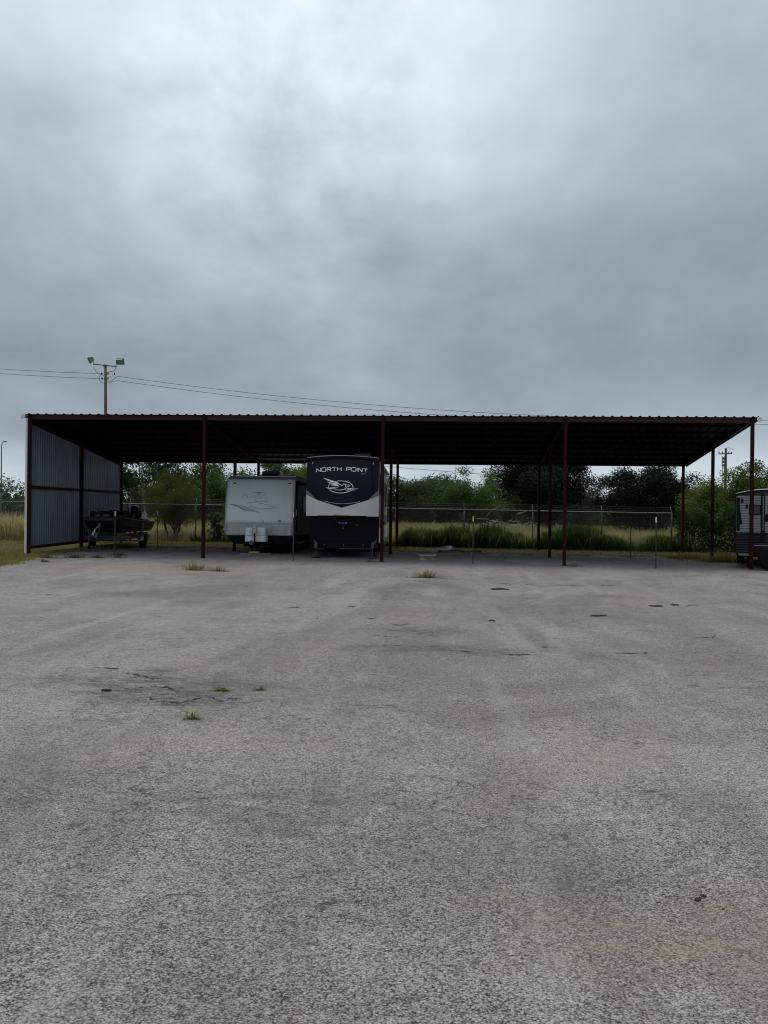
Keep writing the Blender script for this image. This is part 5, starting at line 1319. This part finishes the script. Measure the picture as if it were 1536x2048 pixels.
def build_grass():
    rs = np.random.default_rng(21)
    def scatter(n, x0, x1, y0, y1, bias=1.0, keep=None):
        x = rs.uniform(x0, x1, n); y = y0 + (y1-y0)*rs.uniform(0, 1, n)**bias
        p = np.stack([x, y], 1)
        return p if keep is None else p[keep(p)]
    # tall field grass beyond the fence
    notrack = lambda p: ~((p[:, 0] > 1.5) & (np.abs(p[:, 1]-38) < 2.4))
    p = scatter(52000, -34, 32, 22, 60, 1.2, notrack)
    tag(blades('field_grass', p, 0.62, 0.05, 'grass_green', seed=1), 'yellow-green grass of the field beyond the fence', 'grass', kind='stuff')
    p = scatter(60000, -26, 24, 12.4, 26, 1.3)
    tag(blades('dry_grass', p, 0.62, 0.022, 'grass_dry', seed=2), 'dry straw-coloured grass just beyond the chain-link fence', 'grass', kind='stuff')
    # lush weeds along the fence foot
    p = np.concatenate([scatter(26000, -0.6, 9.9, 10.7, 13.2), scatter(5000, 9.9, 13.2, 10.6, 13), scatter(4000, -9.6, -0.6, 11.4, 13)])
    kx = np.arange(-12, 15, 0.35); kn = np.convolve(rs.uniform(0.2, 1.5, len(kx)), np.ones(2)/2, 'same'); hh = 0.62*np.interp(p[:, 0]+0.35*np.sin(p[:, 1]*3), kx, kn) * np.interp(p[:, 0], [-9, -0.6, 0.2, 9.0, 10.2, 13], [0.45, 0.5, 1.15, 1.15, 0.6, 0.8])
    tag(blades('weeds', p, np.maximum(hh, 0.12)*1.25, 0.032, 'weed', seed=3, lean=0.4), 'lush dark green weeds along the foot of the fence', 'weeds', kind='stuff')
    q = p[rs.uniform(size=len(p)) < 0.10]
    tag(blades('weed_stalks', q, np.full(len(q), 0.95), 0.014, 'grass_green', seed=33, lean=0.45), 'thin yellow-green stalks standing above the fence weeds', 'weeds', kind='stuff')
    # short turf strip between lot and fence
    p = np.concatenate([scatter(30000, -12.0, 13, 9.1, 12.2, 0.8), scatter(9000, 10.8, 18, 3.8, 11), scatter(2500, -12.0, -10.8, 3.5, 9)])
    tag(blades('turf_strip', p, 0.11, 0.014, 'grass_lawn', seed=4, lean=0.6), 'short ragged turf between the lot and the fence', 'grass', kind='stuff')
    # lawn beyond the ribbed wall on the left
    def lawnkeep(p):
        edge = -10.2 - np.clip((p[:, 1]+6.6)/7.2, 0, 1)*1.25 + 0.18*np.sin(p[:, 1]*3.1) + 0.12*np.sin(p[:, 1]*7.3+1)
        return (p[:, 0] < edge + rs.normal(size=len(p))*0.18)
    p = np.concatenate([scatter(46000, -20, -9.9, -9, 11.5, 1.0, lawnkeep), scatter(30000, -13.5, -10.0, -8, 4, 1.0, lawnkeep)])
    p = p[~((p[:, 0] > -12.4) & (p[:, 0] < -12.1) & (p[:, 1] > 0))]
    tag(blades('lawn_grass', p, 0.085, 0.013, 'grass_lawn', seed=5, lean=0.7), 'short yellowing lawn beside the ribbed wall', 'grass', kind='stuff')
    # tall brushy weeds by the left fence
    p = scatter(11000, -22, -12.8, 10.0, 12.6)
    tag(blades('tall_weeds', p, 1.15, 0.02, 'grass_dry', seed=6, lean=0.5), 'tall tan and green weeds by the fence left of the ribbed wall', 'weeds', kind='stuff')
    p = scatter(1500, -22, -14.2, 10.4, 11.8)
    tag(blades('leafy_weeds', p, 0.8, 0.035, 'weed', seed=7, lean=0.5), 'leafy green weeds among the tall weeds left of the ribbed wall', 'weeds', kind='stuff')
    # tufts on the lot
    def tuft(x, y, lab, n=130, h=0.12, r=0.10, rx=None, mat='grass_tuft', w=0.0045, seed=0):
        z = gz(x, y)+0.012
        T = thing('grass_tuft', lab, 'grass tuft', (x, y, z), 0, 'grass tufts growing in the lot')
        k = np.random.default_rng(seed+100)
        q = np.stack([k.normal(size=n)*(rx or r)*0.7, k.normal(size=n)*r*0.7], 1)
        bl = blades('blades', q + np.array([x, y]), h, w, mat, T, seed+100, 0.95, z=np.full(n, z), off=(x, y, z), centre=(x, y)); bl['kind'] = 'stuff'
        a = k.normal(size=(26, 2))*np.array([(rx or r)*0.8, r*0.8])
        m = MB()
        for (ax, ay) in a: m.lathe([(r*0.22, -0.004), (r*0.3, 0.003), (r*0.12, 0.01)], (ax*0.7, ay*0.7, 0), 'z', 6)
        m.build('root_soil', M['mud'], T)['kind'] = 'stuff'
    tuft(0.05, -24.55, 'small spiky straw tuft on the dark stain, larger of two side by side', 150, 0.094, 0.028, 0.05, seed=1)
    tuft(0.42, -24.45, 'small spiky straw tuft on the dark stain, smaller of two side by side', 100, 0.075, 0.022, 0.035, seed=2)
    tuft(0.10, -25.9, 'single pale green tuft on bare asphalt in front of the dark stain', 140, 0.100, 0.024, 0.04, seed=3)
    tuft(-4.75, -6.5, 'wide dry grass tuft on the rusty gravel patch', 280, 0.27, 0.12, 0.27, w=0.010, seed=4)
    tuft(-4.05, -6.75, 'smaller dry grass tuft at the end of the rusty gravel patch', 180, 0.2, 0.10, 0.2, w=0.010, seed=5)
    tuft(1.65, -7.5, 'broad straw grass tuft alone before the empty stall', 360, 0.28, 0.10, 0.34, w=0.010, seed=6)
    for i, (x, y, n, h, rx, lab) in enumerate(((-9.95, -1.7, 200, 0.2, 0.25, 'dark low tuft in front of the boat trailer jack'), (-9.3, -1.4, 120, 0.14, 0.2, 'flat dark tuft before the boat beside a larger tuft'),
            (-10.6, -2.2, 160, 0.14, 0.35, 'ragged dark tuft spreading from the lawn edge'), (-9.15, 0.35, 120, 0.2, 0.15, 'dark tuft at the foot of the stake before the boat'),
            (-9.95, -4.2, 70, 0.14, 0.1, 'tiny lone tuft on asphalt off the lawn edge'), (-8.75, -1.0, 90, 0.12, 0.16, 'small dark tuft right of the flat tufts before the boat'))):
        tuft(x, y, lab, n, h, 0.1, rx, 'grass_tuft_dark', 0.012, seed=10+i)
    tuft(12.5, 4.1, 'large bushy green tuft behind the right middle post', 900, 0.50, 0.28, 0.55, 'grass_lawn', 0.016, seed=20)
    tuft(11.5, 6.0, 'grass clump growing around the right rear post', 500, 0.34, 0.3, 0.6, 'grass_lawn', 0.016, seed=21)
    tuft(6.35, -0.35, 'dead dark weed tuft at the foot of the right front post', 90, 0.12, 0.1, 0.22, 'grass_tuft_dark', 0.01, seed=22)
    tuft(-0.35, -0.4, 'dead dark weed tuft at the foot of the post by the fifth-wheel', 60, 0.1, 0.08, 0.15, 'grass_tuft_dark', 0.01, seed=23)
build_grass()

# ------------------------------------------------------------------ small things on the lot
def build_debris():
    rs = np.random.default_rng(77)
    # low plank seat: plank on two blocks
    z = gz(1.5, 1.75)+0.012
    T = thing('plank_on_blocks', 'short plank resting on two wood blocks on the lot beside the fifth-wheel', 'plank stack', (1.5, 1.75, z), 0.05)
    MB().box(-0.30, 0.30, -0.13, 0.13, 0.13, 0.175, bev=0.006).build('plank', M['lumber'], T)
    for x in (-0.20, 0.18): MB().box(x-0.07, x+0.07, -0.10, 0.10, 0.0, 0.13, bev=0.006).build('block', M['lumber_dark'], T)
    MB().box(-0.30, -0.02, -0.30, -0.2, 0, 0.04, bev=0.004).build('slat', M['lumber'], T); MB().box(0.02, 0.34, -0.28, -0.2, 0, 0.035, bev=0.004).build('slat', M['lumber_dark'], T)
    # crumpled white bag
    z = gz(2.0, 7.3)+0.012
    P = []
    for i in range(9):
        row = []
        for j in range(13):
            a = 2*pi*j/12; r = 0.16*sin(pi*(i+0.35)/8.7)*(1+0.45*sin(3*a+i)+0.25*sin(7*a+2*i)); row.append((r*cos(a)*1.6+0.03*i, r*sin(a), 0.03+0.028*i+0.03*sin(5*a+i)))
        row[-1] = row[0]; P.append(row)
    o = MB().grid(P).build('plastic_bag', M['plastic_white'], None, True); o.location = (2.0, 7.3, z)
    tag(o, 'crumpled white plastic bag on the dirt at the back of the empty stall', 'bag')
    T = thing('dead_branch', 'fallen dark dead branch lying beside the crumpled white bag', 'branch', (2.7, 7.4, gz(2.7, 7.4)+0.02))
    m = MB().tube([(-0.9, 0, 0.03), (-0.3, 0.1, 0.06), (0.3, 0.0, 0.04), (0.9, 0.12, 0.03)], [0.035, 0.03, 0.024, 0.01], 6); m.build('stem', M['bark'], T)
    m = MB()
    for k in range(9):
        x = rs.uniform(-0.6, 0.7); a = rs.uniform(-1, 1); m.tube([(x, 0.05, 0.04), (x+0.25*cos(a), 0.05+0.25*sin(a), 0.09+0.05*rs.uniform()), (x+0.45*cos(a), 0.05+0.4*sin(a), 0.05)], [0.012, 0.008, 0.004], 4)
    m.build('twigs', M['bark'], T)['kind'] = 'stuff'
    # flat dark scraps on the asphalt
    def scrap(x, y, rx, ry, lab, mat='tar', h=0.02, seed=0):
        k = np.random.default_rng(seed); n = 16; P = []
        rr = np.clip(1 + 0.42*k.normal(size=n), 0.3, 1.9)
        for s, zz in ((1.0, 0.0), (0.9, h*0.7), (0.55, h), (0.1, h*0.9)):
            P.append([(rx*s*rr[j % n]*cos(2*pi*j/n), ry*s*rr[j % n]*sin(2*pi*j/n), zz + (0.2*h*k.normal() if s < 0.95 else 0)) for j in range(n)])
            P[-1].append(P[-1][0])
        o = MB().grid(P).build('tar_scrap' if mat == 'tar' else 'mud_clod', M[mat], None, True); o.location = (x, y, gz(x, y)+0.012); tag(o, lab, 'scrap' if mat == 'tar' else 'mud', 'dark scraps on the lot' if mat == 'tar' else 'mud clods')
    scrap(6.3, -14.25, 0.12, 0.12, 'flat black tar scrap on the asphalt, largest one before the white-tipped stake', seed=1)
    scrap(6.75, -13.9, 0.07, 0.12, 'tiny black tar crumb just beside the largest tar scrap', seed=2)
    scrap(4.88, -16.4, 0.09, 0.09, 'narrow black tar scrap a car length before the largest scrap', seed=3)
    scrap(3.38, -10.9, 0.16, 0.14, 'flat dark weedy scrap on the asphalt before the yellow-tipped stake', h=0.03, seed=4)
    scrap(3.0, -17.6, 0.05, 0.08, 'tiny dark crumb alone in the middle of the lot', seed=5)
    scrap(-1.05, -24.75, 0.035, 0.03, 'small black tar lump on the left part of the dark stain', seed=6)
    for x, y, r, lab, s in ((3.465, -29.585, 0.013, 'largest dried mud clod of the little row on the near asphalt', 11), (3.482, -29.553, 0.007, 'middle dried mud clod of the little row on the near asphalt', 12), (3.505, -29.53, 0.010, 'small far dried mud clod of the little row on the near asphalt', 13), (3.56, -29.68, 0.005, 'tiny dried mud crumb beside the row of clods', 14)):
        scrap(x, y, r, r*0.9, lab, 'mud', r*0.9, s)
    # leaf litter blown under the roof
    n = 5200; x = rs.uniform(-10.8, 12.2, n); y = 9.8 - np.abs(rs.normal(size=n))*3.0; cl = 0.5+0.5*np.sin(x*2.1+np.sin(y*1.7)*2)*np.sin(y*2.3+x)
    k = (y > -0.6) & (rs.uniform(size=n) < cl); x, y = x[k], y[k]
    v, f = leaf_quads(np.stack([x, y, g(x, y)+0.03], 1), None, 0.07, 0.6, rs, 3.0)
    tag(np_mesh('leaf_litter', v, f, M['litter']), 'dark dead leaf litter scattered on the ground under the carport', 'litter', kind='stuff')
    # open crack with crumbled lips across the lot
    def crack(pts, w, lab, seed):
        k = np.random.default_rng(seed); P = []
        for (ax, ay), (bx_, by_) in zip(pts[:-1], pts[1:]):
            for t in np.linspace(0, 1, 9)[:-1]: P.append((ax+(bx_-ax)*t + k.normal()*0.02, ay+(by_-ay)*t + k.normal()*0.03))
        V = []
        for i, (x, y) in enumerate(P):
            ww = w*(0.08+abs(k.normal())**1.6*0.8)*sin(pi*(i+0.5)/len(P))**0.5; z = gz(x, y)+0.0165
            V.append([(x, y-ww, z), (x, y+ww, z)])
        MB().grid(V).build('crack', M['tar'], LOT)
    crack([(1.15, -21.15), (1.6, -20.9), (2.0, -21.0)], 0.014, 'long dark crack in the middle of the lot, upper strand', 1)
    crack([(2.0, -21.1), (2.5, -21.3), (3.0, -21.5), (3.6, -21.45)], 0.010, 'thin crack trailing off from the long dark crack', 2)
    crack([(1.8, -19.4), (2.0, -18.9)], 0.018, 'short dark crack beyond the long crack in mid lot', 3)
    crack([(-1.9, -26.2), (-0.9, -26.05), (0.0, -26.2)], 0.005, 'hairline crack left of the pale green tuft', 4)
    crack([(1.0, -25.1), (1.6, -25.05), (2.2, -25.15)], 0.004, 'hairline crack right of the straw tufts', 5)
    crack([(5.2, -25.2), (5.9, -25.1), (6.6, -25.2)], 0.005, 'hairline crack near the right side of the lot', 6)
    for i, (x, y, L) in enumerate(((1.5, -8.78, 0.35), (2.5, -7.73, 0.14), (3.33, -7.27, 0.18), (3.6, -9.0, 0.28), (4.33, -9.1, 0.2), (5.3, -9.2, 0.4), (7.07, -13.75, 0.16), (6.2, -8.9, 0.2), (-0.53, -16.2, 0.1), (1.02, -17.7, 0.08),
            (1.48, -18.5, 0.16), (1.44, -19.98, 0.2), (6.06, -19.1, 0.22), (4.64, -21.0, 0.25), (3.1, -21.5, 0.2), (-1.5, -23.4, 0.16), (-0.6, -24.45, 0.3), (0.2, -24.95, 0.18), (-5.58, -14.8, 0.25), (0.47, -15.8, 0.08), (3.64, -20.6, 0.12), (-0.3, -25.15, 0.3), (-0.9, -23.9, 0.25))):
        crack([(x-L, y+rs.normal()*0.16), (x-L*0.3, y+rs.normal()*0.10), (x+L*0.4, y+rs.normal()*0.10), (x+L, y+rs.normal()*0.16)], 0.005+0.0020*abs(y+32), 'short ragged dark crack in the worn asphalt of the lot', 30+i)
    # loose chips on the surface
    n = 2600
    x = rs.uniform(-9, 12, n); y = -31.5 + 31*rs.uniform(0, 1, n)**1.6
    s = rs.uniform(0.004, 0.011, n)*(1+0.0*y); z = g(x, y)+0.012
    base = np.array([[-1, -1, -0.3], [1, -1, -0.3], [1, 1, -0.3], [-1, 1, -0.3], [-0.5, -0.5, 0.7], [0.6, -0.5, 0.8], [0.5, 0.6, 0.6], [-0.6, 0.5, 0.75]])
    ang = rs.uniform(0, 6.28, n); ca, sa = np.cos(ang), np.sin(ang)
    v = base[None]*(1+0.3*rs.normal(size=(n, 8, 3))); v = v*s[:, None, None]
    vx = v[:, :, 0]*ca[:, None]-v[:, :, 1]*sa[:, None]; vy = v[:, :, 0]*sa[:, None]+v[:, :, 1]*ca[:, None]
    v = np.stack([vx+x[:, None], vy+y[:, None], v[:, :, 2]+z[:, None]], 2).reshape(-1, 3)
    fb = np.array([(0, 1, 5, 4), (1, 2, 6, 5), (2, 3, 7, 6), (3, 0, 4, 7), (4, 5, 6, 7)]); f = (np.arange(n)[:, None, None]*8+fb[None]).reshape(-1, 4)
    tag(np_mesh('loose_chips', v, f, M['stone']), 'scattered loose stone chips on the asphalt', 'gravel', kind='stuff')
build_debris()
